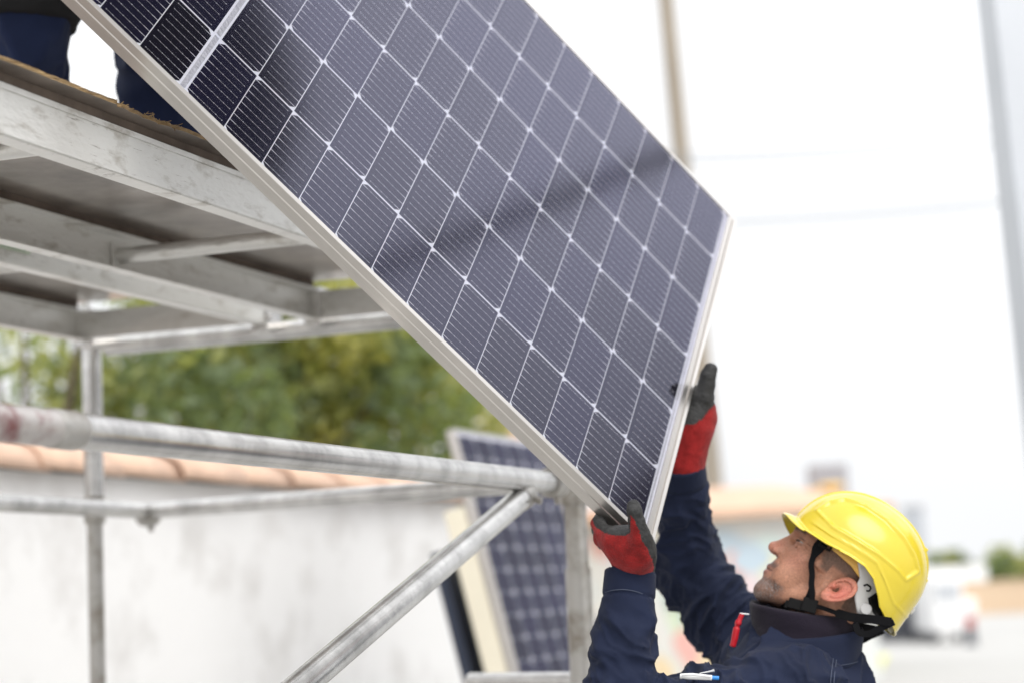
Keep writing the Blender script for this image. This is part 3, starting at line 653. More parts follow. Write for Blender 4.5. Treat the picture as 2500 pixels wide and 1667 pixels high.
# ================================================================== people: implicit surfaces meshed with surface nets
def _len(v): return np.sqrt((v * v).sum(-1))
def s_cone(p, a, b, r1, r2):               # round cone between a and b
    a = np.array(a, float); b = np.array(b, float); ba = b - a; pa = p - a
    h = np.clip(pa @ ba / (ba @ ba), 0, 1); return _len(pa - h[..., None] * ba) - (r1 + (r2 - r1) * h)
def s_ell(p, c, r, rot=None):
    q = p - np.array(c, float)
    if rot is not None: q = q @ np.array(rot)
    r = np.array(r, float); k0 = _len(q / r); k1 = _len(q / (r * r)); return k0 * (k0 - 1) / np.maximum(k1, 1e-9)
def smin(a, b, k): h = np.clip(.5 + .5 * (b - a) / k, 0, 1); return b * (1 - h) + a * h - k * h * (1 - h)
def smax(a, b, k): return -smin(-a, -b, k)
def nets(fn, lo, hi, h, margin=None):
    margin = 3 * h if margin is None else margin
    lo = np.array(lo, float); n = np.ceil((np.array(hi) - lo) / h).astype(int) + 1
    B = 6; nb = -(-n // B)                     # coarse pass: fine samples only in blocks near the surface
    ctr = lo + h * (np.stack(np.meshgrid(*[np.arange(k) * B + (B - 1) / 2 for k in nb], indexing='ij'), -1))
    dc = np.concatenate([fn(ctr[i:i + 8]) for i in range(0, nb[0], 8)], 0)
    g = np.repeat(np.repeat(np.repeat(np.where(dc < 0, -1., 1.).astype(np.float32), B, 0), B, 1), B, 2)
    blk = np.argwhere(np.abs(dc) < B * h * .9 + margin)
    loc = np.stack(np.meshgrid(*[np.arange(B)] * 3, indexing='ij'), -1).reshape(-1, 3)
    for i in range(0, len(blk), 1500):
        ii = (blk[i:i + 1500, None, :] * B + loc[None]).reshape(-1, 3)
        g[ii[:, 0], ii[:, 1], ii[:, 2]] = fn(lo + h * ii)
    g = g[:n[0], :n[1], :n[2]]
    ins = g < 0
    c = [ins[i:n[0] - 1 + i, j:n[1] - 1 + j, k:n[2] - 1 + k] for i in (0, 1) for j in (0, 1) for k in (0, 1)]
    cnt = sum(x.astype(np.int8) for x in c); act = (cnt > 0) & (cnt < 8)
    idx = np.argwhere(act); ids = -np.ones(act.shape, np.int64); ids[act] = np.arange(len(idx))
    acc = np.zeros((len(idx), 3)); w_ = np.zeros(len(idx))
    co = [(i, j, k) for i in (0, 1) for j in (0, 1) for k in (0, 1)]
    for A in range(8):
        for B in range(A + 1, 8):
            if sum(abs(co[A][q] - co[B][q]) for q in range(3)) != 1: continue
            va = g[idx[:, 0] + co[A][0], idx[:, 1] + co[A][1], idx[:, 2] + co[A][2]]; vb = g[idx[:, 0] + co[B][0], idx[:, 1] + co[B][1], idx[:, 2] + co[B][2]]
            m_ = (va < 0) != (vb < 0); t_ = np.where(m_, va / np.where(m_, va - vb, 1), 0)
            pa = np.array(co[A]); pb = np.array(co[B]); acc += np.where(m_[:, None], pa + t_[:, None] * (pb - pa), 0); w_ += m_
    vs = lo + h * (idx + acc / w_[:, None])
    faces = []
    for ax in range(3):
        o1, o2 = [(1, 2), (2, 0), (0, 1)][ax]
        sl = [slice(1, n[q] - 1) for q in range(3)]; sl[ax] = slice(0, n[ax] - 1); sl2 = list(sl); sl2[ax] = slice(1, n[ax])
        a_ = ins[tuple(sl)]; b_ = ins[tuple(sl2)]; e = np.argwhere(a_ != b_); off = np.array([s_.start for s_ in sl]); inside = a_[tuple(e.T)]; e = e + off
        d1 = np.zeros(3, int); d1[o1] = 1; d2 = np.zeros(3, int); d2[o2] = 1
        q = np.stack([ids[tuple((e - d1 - d2).T)], ids[tuple((e - d2).T)], ids[tuple(e.T)], ids[tuple((e - d1).T)]], 1)
        q[~inside] = q[~inside][:, ::-1]; faces.append(q)
    return vs, np.concatenate(faces)
def mesh_obj(name, vs, fs, mats, parent, to_world, colors=None, mi=None):
    """vs in a local frame; to_world maps an array of them into the world"""
    wv = to_world(vs); org = np.array(parent['_base']) if parent is not None else np.array([wv[:, 0].mean(), wv[:, 1].mean(), wv[:, 2].min()])
    me = bpy.data.meshes.new(name); nv = len(vs); nf = len(fs)
    me.vertices.add(nv); me.vertices.foreach_set('co', (wv - org).astype(np.float32).ravel())
    me.loops.add(nf * 4); me.loops.foreach_set('vertex_index', fs.astype(np.int32).ravel()); me.polygons.add(nf)
    me.polygons.foreach_set('loop_start', np.arange(nf, dtype=np.int32) * 4); me.polygons.foreach_set('loop_total', np.full(nf, 4, np.int32))
    me.polygons.foreach_set('use_smooth', np.ones(nf, bool))
    if not isinstance(mats, (list, tuple)): mats = [mats]
    for m_ in mats: me.materials.append(m_)
    if mi is not None: me.polygons.foreach_set('material_index', mi[fs[:, 0]].astype(np.int32))
    me.update(calc_edges=True)
    if colors is not None:
        at = me.color_attributes.new('Col', 'FLOAT_COLOR', 'POINT'); at.data.foreach_set('color', np.concatenate([colors, np.ones((nv, 1))], 1).astype(np.float32).ravel())
    o = bpy.data.objects.new(name, me); COL.objects.link(o)
    if parent is not None: o.parent = parent
    else: o.location = org
    o['_base'] = tuple(org); return o
CR = np.array(CAM_ROT)
def cw_arr(v): return np.array(CAM_LOC) + (v * np.array([1, 1, -1])) @ CR.T          # camera metres -> world
def CP(px, py, z): return np.array([(px - 1250) / F_PX * z, -(py - 833.5) / F_PX * z, z])
def nz3(p, f, seed=0):                      # cheap smooth noise, roughly -1..1
    r = np.random.RandomState(seed); o = 0; wsum = 0
    q = p * f
    for i in range(4):
        k = r.randn(3, 3) * (1 + .5 * i); ph = r.rand(3) * 6.28
        t_ = q @ k.T + ph; o = o + np.sin(t_[..., 0] + 1.4 * np.sin(t_[..., 1])) * np.cos(t_[..., 2] * .7) / (1 + .6 * i); wsum += 1 / (1 + .6 * i)
    return o / wsum * 1.6
def sstep(a, b, x): t_ = np.clip((x - a) / (b - a), 0, 1); return t_ * t_ * (3 - 2 * t_)

M['skin'] = mat('skin', (.5, .3, .2), .5, spec=.4, vcol='Col', var=.24, var_scale=300, bump=.35, bump_scale=420, sss=.05)
M['eyewhite'] = mat('eye', (.62, .56, .52), .15, vcol='Col')
M['navy'] = mat('navy_cotton', (.0085, .0135, .036), .82, spec=.22, sheen=.03, var=.18, var_scale=9, bump=.25, bump_scale=900)
M['navytrouser'] = mat('navy_trouser_cotton', (.013, .021, .058), .85, spec=.2, sheen=.06, var=.2, var_scale=6)
M['gaiter'] = mat('dark_plum_jersey', (.018, .014, .023), .95, spec=.1, sheen=.12, bump=.5, bump_scale=500)
M['thread'] = mat('stitching', (.07, .085, .13), .8)
M['yellow'] = mat('yellow_helmet_plastic', (.64, .50, .03), .20, spec=.5, coat=.3, coat_r=.14, var=.05, var_scale=5, detail=10)
M['amber'] = mat('amber_harness_plastic', (.80, .46, .10), .4)
M['harness'] = mat('pale_grey_harness_plastic', (.60, .59, .58), .4, spec=.5)
M['black'] = mat('black_webbing', (.005, .005, .006), .85, spec=.15, bump=.3, bump_scale=700)
M['blackpl'] = mat('black_plastic', (.005, .0048, .005), .6, spec=.15)
M['red'] = mat('red_glove_knit', (.26, .016, .016), .9, spec=.12, var=.34, var_scale=45, bump=.8, bump_scale=420, sheen=.1)
M['palm'] = mat('black_glove_coating', (.030, .030, .030), .6, spec=.3, var=.4, var_scale=60, bump=.7, bump_scale=170)
M['redplastic'] = mat('red_tag_plastic', (.52, .01, .02), .35)
M['blueplastic'] = mat('blue_plastic', (.02, .22, .62), .35)
M['steel'] = mat('brushed_steel', (.6, .6, .6), .3, .9)

# ---------------- head frame (mm): forward, towards the camera, up
E0 = CP(2036.8, 1436.8, 3.82); rd = E0 / np.linalg.norm(E0)
_r = np.array([1, 0, 0]) - rd * rd[0]; _r /= np.linalg.norm(_r); _u = -np.cross(rd, _r); _u *= np.sign(_u[1])
ht, ro = R(38), R(7)
hF = -math.cos(ht) * _r + math.sin(ht) * _u; hU0 = math.sin(ht) * _r + math.cos(ht) * _u; hL0 = -rd
hL = hL0 * math.cos(ro) + hU0 * math.sin(ro); hU = hU0 * math.cos(ro) - hL0 * math.sin(ro)
HM = np.stack([hF, hL, hU], 0)             # rows
SC = .00102
def head_cam(v): return E0 + (v * SC) @ HM
def head_w(v): return cw_arr(head_cam(np.asarray(v, float)))
def HV(a, b, c): return Vector(head_w(np.array([[a, b, c]], float))[0])

def skull(p):
    ax = np.abs(p[..., 1]); q = np.stack([p[..., 0], ax, p[..., 2]], -1)
    d = s_ell(q, (18, 0, 50), (99, 73, 84))
    d = smin(d, s_ell(q, (58, 0, -2), (54, 60, 66)), 20)
    d = smin(d, s_cone(q, (70, 45, 0), (48, 60, 4), 16, 11), 16)                 # cheekbone
    d = smin(d, s_cone(q, (14, 53, -16), (24, 49, -42), 15, 13), 18)             # ramus
    d = smin(d, s_cone(q, (24, 49, -44), (90, 17, -80), 13, 17), 16)             # jaw line
    d = smin(d, s_ell(q, (98.5, 0, -80), (17, 22, 18)), 14)                      # chin
    d = smin(d, s_ell(q, (89.5, 0, -42), (27.5, 35, 35)), 14)                        # muzzle
    d = smin(d, s_ell(q, (46, 0, -62), (50, 42, 24)), 20)                        # floor of the mouth
    d = smin(d, s_ell(q, (78, 36, -38), (22, 19, 28)), 14)                       # cheek
    d = smin(d, s_cone(q, (105, 8, 43), (88, 45, 40), 12, 9), 9)                 # brow ridge
    d = smin(d, s_ell(q, (96, 0, 62), (22, 50, 34)), 14)                         # forehead
    # eye socket, lids
    d = smax(d, -s_ell(q, (114, 31, 25), (15, 19, 13)), 9)
    d = smax(d, -s_ell(q, (114, 14, 24), (9, 7, 12)), 8)
    lid = s_ell(q, (88.5, 32, 25), (15.2, 16.6, 14.6))
    d = smin(d, lid, 5)
    # nose
    d = smin(d, s_cone(q, (110, 0, 34), (128.5, 0, -4), 7.5, 8.0), 7)
    d = smin(d, s_ell(q, (127.5, 0, -7), (12.5, 11, 10.5)), 6)
    d = smin(d, s_cone(q, (121, 12, -10.5), (111, 16.5, -10.5), 6.9, 6.6), 3.5)
    d = smin(d, s_cone(q, (108, 9, 12), (112, 12, -4), 9, 8), 8)
    d = smax(d, s_ell(q, (118.5, 9.5, -18.0), (6.2, 4.6, 4.6)) * -1, 1.5)
    d = smax(d, -s_ell(q, (118.5, 14.5, -17.5), (4.2, 5.5, 3.2)), 1.0)
    # mouth
    up = np.minimum(s_cone(q, (115.8, 0, -39), (109.5, 13, -40.5), 4.4, 4.0), s_cone(q, (109.5, 13, -40.5), (96, 26, -44.5), 4.0, 2.8))
    d = smin(d, up, 4)
    lo_ = np.minimum(s_cone(q, (113.8, 0, -51.5), (107.5, 13, -50.5), 4.8, 4.4), s_cone(q, (107.5, 13, -50.5), (96, 24, -47), 4.4, 2.8))
    d = smin(d, lo_, 4)
    d = smax(d, -np.minimum(s_cone(q, (122, 0, -45.6), (112, 16, -45.4), 1.6, 1.6), s_cone(q, (112, 16, -45.4), (95.5, 30, -47.5), 1.6, 1.2)), 1.6)
    d = smax(d, -s_ell(q, (121, 0, -65), (6.0, 20, 4.5)), 5)                       # fold under the lower lip
    # laugh line, cheek hollow, crow's feet
    d = smax(d, -s_cone(q, (114, 22, -12), (94, 39, -46), 1.6, 1.6), 4)
    d = smax(d, -s_cone(q, (93, 41, -52), (84, 40, -72), 1.0, 1.0), 4)
    d = smax(d, -s_cone(q, (97, 46, 16), (84, 52, 6), 1.0, .8), 3)
    d = smax(d, -s_cone(q, (84, 54, 24), (74, 58, 20), .8, .6), 2.5)
    d = smax(d, -s_cone(q, (85, 53, 29), (75, 58, 31), .8, .6), 2.5)
    d = smax(d, -s_cone(q, (103, 20, 14), (96, 42, 13), 1.2, 1.0), 3)            # under-eye fold
    d = smax(d, -s_ell(q, (50, 66, -18), (22, 5, 20)), 10)
    return d, q
def earf(p):
    al = math.atan2(30 + 26, 22 + 10)                                            # long axis leans back
    cx, cz = -8, -7.5
    q = p - np.array([cx, 78.0, cz]); 
    L_ = np.array([-math.cos(al), 0, math.sin(al)]); W_ = np.array([math.sin(al), 0, math.cos(al)]); W_ = W_ / np.linalg.norm(W_)
    W_ = np.array([-L_[2], 0, L_[0]]) * 1.0                                      # towards the back-bottom edge
    l = q @ L_; w0 = q @ W_; n_ = q[..., 1]
    wv = w0; 
    n2 = n_ - .36 * wv - 2                                                      # ear stands off the head at the back
    # outline egg: wide at the top, narrow lobe
    wd = 18.5 + 3.0 * np.clip(l / 30, -1, 1)
    e = np.sqrt((l / 31.5) ** 2 + (wv / wd) ** 2)
    body = np.maximum((e - 1) * 17, np.abs(n2) - 2.6)
    ring = np.sqrt(((e - .88) * 17) ** 2 + (n2 - 2.6) ** 2) - 3.1 - .5 * np.clip(l / 30, -1, 1)
    ring = np.where((l < -14) & (wv < 4), ring + 3, ring)
    d = smin(body, ring, 2.2)
    a2 = np.sqrt(((l - 2) / 19) ** 2 + ((wv - 1) / 10.5) ** 2)
    anti = np.sqrt(((a2 - 1) * 11) ** 2 + (n2 - 1.8) ** 2) - 2.1
    anti = np.where(wv < -4, anti + 4, anti); d = smin(d, anti, 2)
    con = np.sqrt(((l + 3) / 11.5) ** 2 + ((wv + 4) / 7.0) ** 2 + ((n2 - 3.4) / 5.6) ** 2) - 1
    d = smax(d, -con * 7, 1.5)
    grv = np.sqrt(((e - .70) * 17) ** 2 + (n2 - 3.0) ** 2) - 1.5
    d = np.where((l > -12) | (wv > 4), smax(d, -grv, 1.2), d)
    tra = _len((q - (L_ * -5 + W_ * -11.5 + np.array([0, 1.0, 0]))) / np.array([1, 1, 1])) - 4.6; d = smin(d, tra, 3)
    lob = _len((q - (L_ * -25 + W_ * -1.0 + np.array([0, 2.0, 0]))) / np.array([1, .62, 1])) - 8.2; d = smin(d, lob, 4)
    return d
def bodyf(p):
    d, q = skull(p)
    d = smin(d, s_cone(q, (-8, 0, -22), (-80, 0, -127), 44, 45), 22)
    d = smin(d, s_cone(q, (-80, 0, -127), (-118, 0, -175), 45, 58), 30)
    d = smin(d, s_cone(q, (-8, 42, -25), (-40, 26, -120), 11, 10), 14)
    d = smin(d, earf(q), 2.5)
    # small scale unevenness of real skin
    return d + .25 * nz3(p, .12, 3) + .12 * nz3(p, .3, 4)
hv, hf = nets(bodyf, (-175, -100, -200), (146, 100, 140), 1.5, 8)
# skin colour carried by the vertices: complexion, lips, cropped hair, stubble, painted mouth and nostril shade
def gauss(c, r): return np.exp(-(((hq - np.array(c)) / np.array(r)) ** 2).sum(1))
hq = np.stack([hv[:, 0], np.abs(hv[:, 1]), hv[:, 2]], 1)
base = np.tile(np.array([.42, .205, .128]), (len(hv), 1))
def blend(c, m_):
    global base
    base = base * (1 - m_[:, None]) + np.array(c) * m_[:, None]
nzv = nz3(hq, .05, 9)
base *= (1 + .07 * nzv)[:, None]
blend((.47, .17, .12), .75 * gauss((126, 0, -8), (18, 18, 18)))
blend((.48, .20, .14), .5 * gauss((80, 50, -6), (26, 26, 22)))
blend((.52, .135, .10), .85 * gauss((-10, 86, -8), (34, 12, 36)))
lips = np.exp(-np.minimum(((hq[:, 2] + 39.5) / 4.2) ** 2, ((hq[:, 2] + 51.5) / 4.6) ** 2)) * sstep(100, 108, hq[:, 0]) * (1 - sstep(20, 28, hq[:, 1]))
blend((.27, .115, .095), np.clip(.7 * lips, 0, 1))
spk = .45 * np.clip(.5 + .5 * nz3(hv, .9, 21), 0, 1) + .55 * np.random.RandomState(4).rand(len(hv))
blend((.10, .04, .035), .9 * np.exp(-((hq[:, 2] + 45.5) / 1.7) ** 2) * sstep(94, 99, hq[:, 0]) * (1 - sstep(28, 32, hq[:, 1])))  # shade of the mouth groove put into the skin colour
blend((.12, .05, .04), .9 * gauss((118.5, 13, -17), (4.5, 5.5, 3.2)))  # nostril shade painted into the skin colour
# chin and jaw stubble
be = sstep(-54, -64, hq[:, 2]) * sstep(60, 84, hq[:, 0]) * .95
be = np.maximum(be, sstep(-64, -74, hq[:, 2] - .42 * (hq[:, 0] - 80)) * sstep(20, 50, hq[:, 0]) * .45)
mo = np.exp(-((hq[:, 2] + 31 + .16 * hq[:, 1]) / 7.5) ** 2) * sstep(92, 104, hq[:, 0]) * (1 - sstep(30, 38, hq[:, 1])) * (1 - gauss((124, 0, -20), (8, 20, 8)))
mo = np.maximum(mo, np.exp(-((hq[:, 2] + 50 + (hq[:, 0] - 100) * 0) / 18) ** 2 - ((hq[:, 1] - 35) / 6) ** 2) * sstep(80, 94, hq[:, 0]) * .25)
blend((.060, .046, .042), np.clip(be * (.35 + .85 * spk), 0, .93)); blend((.34, .31, .29), np.clip(be * .6 * (spk > .66), 0, 1))
blend((.05, .034, .03), np.clip(mo * (.6 + .4 * spk), 0, .92))
# cropped hair: behind a curved line, above and behind the ear
ln = hq[:, 0] - (54 - .05 * (hq[:, 2] - 20) - 10 * np.exp(-((hq[:, 2] - 12) / 10) ** 2))
hr = (1 - sstep(-5, 4, ln)) * sstep(0, 9, hq[:, 2] - np.where(hq[:, 0] > 28, 2, np.where(hq[:, 0] > -28, 18 , -30 - (hq[:, 0] + 28) * 0)))
hr = np.where((hq[:, 1] > 76.5) & (np.abs(hq[:, 0] + 8) < 32) & (hq[:, 2] < 30), 0, hr)
blend((.10, .065, .048), np.clip(hr * (.62 + .35 * spk), 0, .93))
br = np.exp(-((hq[:, 2] - 46 + .004 * (hq[:, 1] - 28) ** 2) / 5.2) ** 2) * sstep(8, 14, hq[:, 1]) * (1 - sstep(46, 54, hq[:, 1])) * sstep(80, 92, hq[:, 0])
blend((.045, .03, .022), np.clip(1.5 * br * (.6 + .5 * spk), 0, .95))
blend((.25, .11, .08), .5 * gauss((103, 20, 24), (6, 6, 8)))
eld = np.sqrt(((hq - np.array([88.5, 32, 25])) ** 2).sum(1)); lash = (np.exp(-((hq[:, 2] - 30.6) / 1.5) ** 2) + .5 * np.exp(-((hq[:, 2] - 19.6) / 1.3) ** 2)) * (eld < 20) * sstep(88, 92, hq[:, 0])
blend((.05, .03, .022), np.clip(.85 * lash, 0, 1))

pers = thing('person', 'man in yellow hard hat, navy jacket and red gloves looking up with both arms raised', 'person', (C2W(CP(1960, 1700, 3.85)).x, C2W(CP(1960, 1700, 3.85)).y, 0))
# eye slit: push lids apart by carving the mesh colour only is not enough, so the eyeball sits just proud between them
o_body = mesh_obj('body', hv, hf, M['skin'], pers, head_w, np.clip(base, .01, 1))
def ball(c, r, n=24):
    vs = []; fs = []
    for i in range(n + 1):
        for j in range(n): th_ = math.pi * i / n; ph = 2 * math.pi * j / n; vs.append((c[0] + r[0] * math.cos(th_), c[1] + r[1] * math.sin(th_) * math.cos(ph), c[2] + r[2] * math.sin(th_) * math.sin(ph)))
    fs = [(i * n + j, i * n + (j + 1) % n, (i + 1) * n + (j + 1) % n, (i + 1) * n + j) for i in range(n) for j in range(n)]
    return np.array(vs), np.array(fs)
for sg in (1, -1):
    # exposed part of the eye: almond shaped lens standing between the lids
    vs, fs = ball((88.5, sg * 32, 25), (17.6, 18.9, 4.7))
    gz = np.array([104, sg * 30, 27]); dd_ = np.sqrt(((vs - gz) ** 2)[:, 1:].sum(1))
    col = np.where((vs[:, 0] > 99.0)[:, None], np.array([.05, .03, .02]), np.array([.36, .30, .27]))
    mesh_obj('eye', vs, fs, M['eyewhite'], pers, head_w, col)

# ---------------- helmet
hat = thing('hard_hat', None, None, pers['_base']); del hat['label'], hat['category']
hat.parent = pers; hat.location = (0, 0, 0); hat['_base'] = pers['_base']
rim_t = np.array([(127.2, 60.5), (98.1, 58.7), (53.1, 60.0), (12.5, 67.1), (-17.1, 68.7), (-42.0, 60.5), (-65.6, 42.0), (-79.4, 28.2), (-99.0, 18.9), (-117.5, 14.9), (-129.5, 7.4)])[::-1]
HC0, HA, HB, HCz, PW = 60.0, 131.0, 106.0, 118.5, 2.1
pan = np.array([(107.5, 94.3), (99.3, 119.2), (81.3, 139.5), (47.1, 150.8), (2.0, 152.2), (-45.2, 142.9), (-76.4, 130.5), (-97.1, 115.8), (-88.5, 89.4), (-68.4, 92.5), (-25.7, 93.0), (10.6, 89.3), (66.7, 84.3), (93.9, 90.7)])
pan[:, 1] -= np.interp(pan[:, 1], [80, 150], [9, 6])
def poly_sd(x, y, pg):
    d = np.full(x.shape, 1e9); ins_ = np.zeros(x.shape, bool); n = len(pg)
    for i in range(n):
        a, b_ = pg[i], pg[(i + 1) % n]; e = b_ - a; wx, wy = x - a[0], y - a[1]; t_ = np.clip((wx * e[0] + wy * e[1]) / (e @ e), 0, 1)
        d = np.minimum(d, np.hypot(wx - t_ * e[0], wy - t_ * e[1])); c_ = ((a[1] <= y) & (b_[1] > y)) | ((b_[1] <= y) & (a[1] > y))
        ins_ ^= c_ & (x < a[0] + (y - a[1]) / (b_[1] - a[1] + 1e-12) * e[0])
    return np.where(ins_, -d, d)
NF, ND_, NS, NB = 400, 70, 18, 14
vs = []
for i in range(NF):
    ph = 2 * math.pi * i / NF; cph, sph = math.cos(ph), math.sin(ph)
    rr_ = 1 / ((abs(cph) / HA) ** 2.15 + (abs(sph) / HB) ** 2.15) ** (1 / 2.15)
    ar, br_ = rr_ * cph, rr_ * sph
    cr = float(np.interp(ar, rim_t[:, 0], rim_t[:, 1])) - .122 * abs(br_)
    if ar > 90: cr = float(np.interp(abs(br_), [0, 40, 75], [64, 58, 47]))
    psr = 0 if cr <= HC0 else math.asin(min(1, ((cr - HC0) / HCz)) ** (PW / 2))
    for j in range(ND_ + 1):
        ps = math.pi / 2 + (psr - math.pi / 2) * j / ND_; c_ = HC0 + HCz * max(0, math.sin(ps)) ** (2 / PW); rho = max(0, math.cos(ps)) ** (2 / PW)
        vs.append((ar * rho, br_ * rho, c_))
    for j in range(1, NS + 1):
        c_ = HC0 + (cr - HC0) * j / NS if cr < HC0 else cr - .02 * j
        fl = 1 + .00022 * max(0, HC0 - c_); vs.append((ar * fl, br_ * fl, c_))
    # brim: deep at the front, a small rolled lip elsewhere
    bw = 4.0 + 20 * max(0, (math.cos(min(abs(ph if ph < math.pi else 2 * math.pi - ph) * 1.18, math.pi / 2)))) ** .8
    for j in range(1, NB + 1):
        t_ = j / NB; k = rr_ + bw * (1 - (1 - t_) ** 1.6); z_ = cr - 1.5 - bw * .42 * t_ ** 1.4 - (2.0 * t_ if bw < 6 else 0)
        vs.append((k * cph, k * sph, z_))
vs = np.array(vs); NR = ND_ + 1 + NS + NB
# embossed side panels and crown ridges, then small dents
sd_ = poly_sd(vs[:, 0], vs[:, 2], pan); nrm_ = np.stack([vs[:, 0] / HA ** 2, vs[:, 1] / HB ** 2, np.maximum(0, vs[:, 2] - HC0) / HCz ** 2], 1); nrm_ /= np.maximum(1e-9, np.linalg.norm(nrm_, axis=1))[:, None]
emb = -2.6 * (1 - sstep(-4.5, -.5, sd_)) + 2.2 * np.exp(-((sd_ - 1.0) / 2.0) ** 2)
emb *= sstep(30, 55, np.abs(vs[:, 1]))
emb += 3.2 * (1 - sstep(15, 19, np.abs(vs[:, 1]))) * sstep(60, 66, vs[:, 2]) * sstep(150, 100, np.hypot(vs[:, 0] - 10, 0) * 1.0)
low_l = np.interp(vs[:, 0], [-120, -95, -60, -30, 10, 60, 110], [40, 44, 66, 82, 80, 72, 70]) - .122 * np.abs(vs[:, 1])
emb += 1.8 * np.exp(-((vs[:, 2] - low_l) / 1.8) ** 2) * sstep(60, 80, np.abs(vs[:, 1]) + np.abs(np.minimum(0, vs[:, 0])) * .5)
vs = vs + nrm_ * emb[:, None]
fs = np.array([(i * NR + j, i * NR + j + 1, ((i + 1) % NF) * NR + j + 1, ((i + 1) % NF) * NR + j) for i in range(NF) for j in range(NR - 1)])
o = mesh_obj('shell', vs, fs, M['yellow'], hat, head_w)
md = o.modifiers.new('thickness', 'SOLIDIFY'); md.thickness = .0026; md.offset = -1
def headb(a, c, off=0):                     # side of the head at (forward, up)
    v = 1 - ((a - 14) / 104) ** 2 - max(0, (c - 50) / 150) ** 2
    return 74 * math.sqrt(max(.02, v)) + off
def patch(name, pts, off, m_, th_=2.2, side=1, lvl=3, curve=None):
    bm = bmesh.new(); f = bm.faces.new([bm.verts.new((a, 0, c)) for a, c in pts]); bmesh.ops.triangulate(bm, faces=[f])
    for _ in range(lvl): bmesh.ops.subdivide_edges(bm, edges=[e for e in bm.edges if e.calc_length() > 9], cuts=1, use_grid_fill=False); bmesh.ops.triangulate(bm, faces=bm.faces[:])
    bm.verts.index_update(); L_ = []
    for v in bm.verts:
        b_ = (curve or headb)(v.co.x, v.co.z) + off; L_.append((v.co.x, side * b_, v.co.z - .122 * b_))
    mb = MB(); w0 = head_w(np.array(L_)); mb.add([Vector(x) for x in w0], [[v.index for v in f.verts] for f in bm.faces], 0, True); bm.free()
    o = mb.build(name, m_, hat); s_ = o.modifiers.new('thickness', 'SOLIDIFY'); s_.thickness = th_ * SC; s_.offset = 0; return o
def cross(a, c): return headb(a, c)
def px2l(x, y):                              # position in the helmet close-up -> (forward, up as seen)
    s_ = .735; d0, d1 = (x - 870) / 3.033 * s_, -(y - 870) / 3.033 * s_
    return (-math.cos(ht) * d0 + math.sin(ht) * d1, math.sin(ht) * d0 + math.cos(ht) * d1)
def hp_(x, y, b): a, c = px2l(x, y); return HV(a, b, c - .122 * abs(b))
for sg in (1, -1):
    patch('headband', [px2l(*q) for q in ((845, 545), (880, 520), (960, 570), (1080, 640), (1130, 770), (1050, 785), (995, 705), (915, 632), (850, 575))], 8, M['amber'], side=sg)
    patch('nape_band', [px2l(*q) for q in ((1040, 660), (1120, 690), (1180, 800), (1220, 960), (1180, 1060), (1100, 1070), (1030, 1040), (1014, 930), (1030, 840), (1055, 790))], 12, M['harness'], side=sg)
    patch('ratchet_housing', [px2l(*q) for q in ((1112, 935), (1185, 890), (1235, 960), (1250, 1040), (1190, 1080), (1150, 1050), (1120, 990))], 15, M['blackpl'], side=sg, lvl=2)
    # bent slot in the nape band
    mb = MB(); bb = lambda x, y: headb(*px2l(x, y)) + 14.5
    for seg in (((1082, 846), (1106, 836), (1134, 858)), ((1134, 858), (1122, 884), (1100, 882))):
        mb.ribbon([hp_(x, y, sg * bb(x, y)) for x, y in seg], Vector(cw_arr(hL[None] * sg)[0]) - Vector(cw_arr(np.zeros((1, 3)))[0]), .0032, .0008)
    mb.build('band_slot', M['blackpl'], hat)
    mb = MB(); c_ = hp_(1095, 1015, sg * (headb(*px2l(1095, 1015)) + 19)); ax_ = Vector(cw_arr(hL[None] * sg)[0]) - Vector(cw_arr(np.zeros((1, 3)))[0]); ax_.normalize()
    mb.tube([c_ - ax_ * .004, c_ + ax_ * .002, c_ + ax_ * .003], [.0105, .0105, .009], 22); mb.build('ratchet_knob', M['harness'], hat)
def nseg(pts):                               # smooth a polyline of Vectors
    P_ = [pts[0]] + list(pts) + [pts[-1]]; o_l = []
    for i in range(1, len(P_) - 2):
        for t_ in np.linspace(0, 1, 7)[:-1]:
            a, b_, c_, d_ = P_[i - 1], P_[i], P_[i + 1], P_[i + 2]
            o_l.append(.5 * ((2 * b_) + (c_ - a) * t_ + (2 * a - 5 * b_ + 4 * c_ - d_) * t_ ** 2 + (3 * b_ - a - 3 * c_ + d_) * t_ ** 3))
    return o_l + [pts[-1]]
axL = Vector(cw_arr(hL[None])[0]) - Vector(cw_arr(np.zeros((1, 3)))[0])
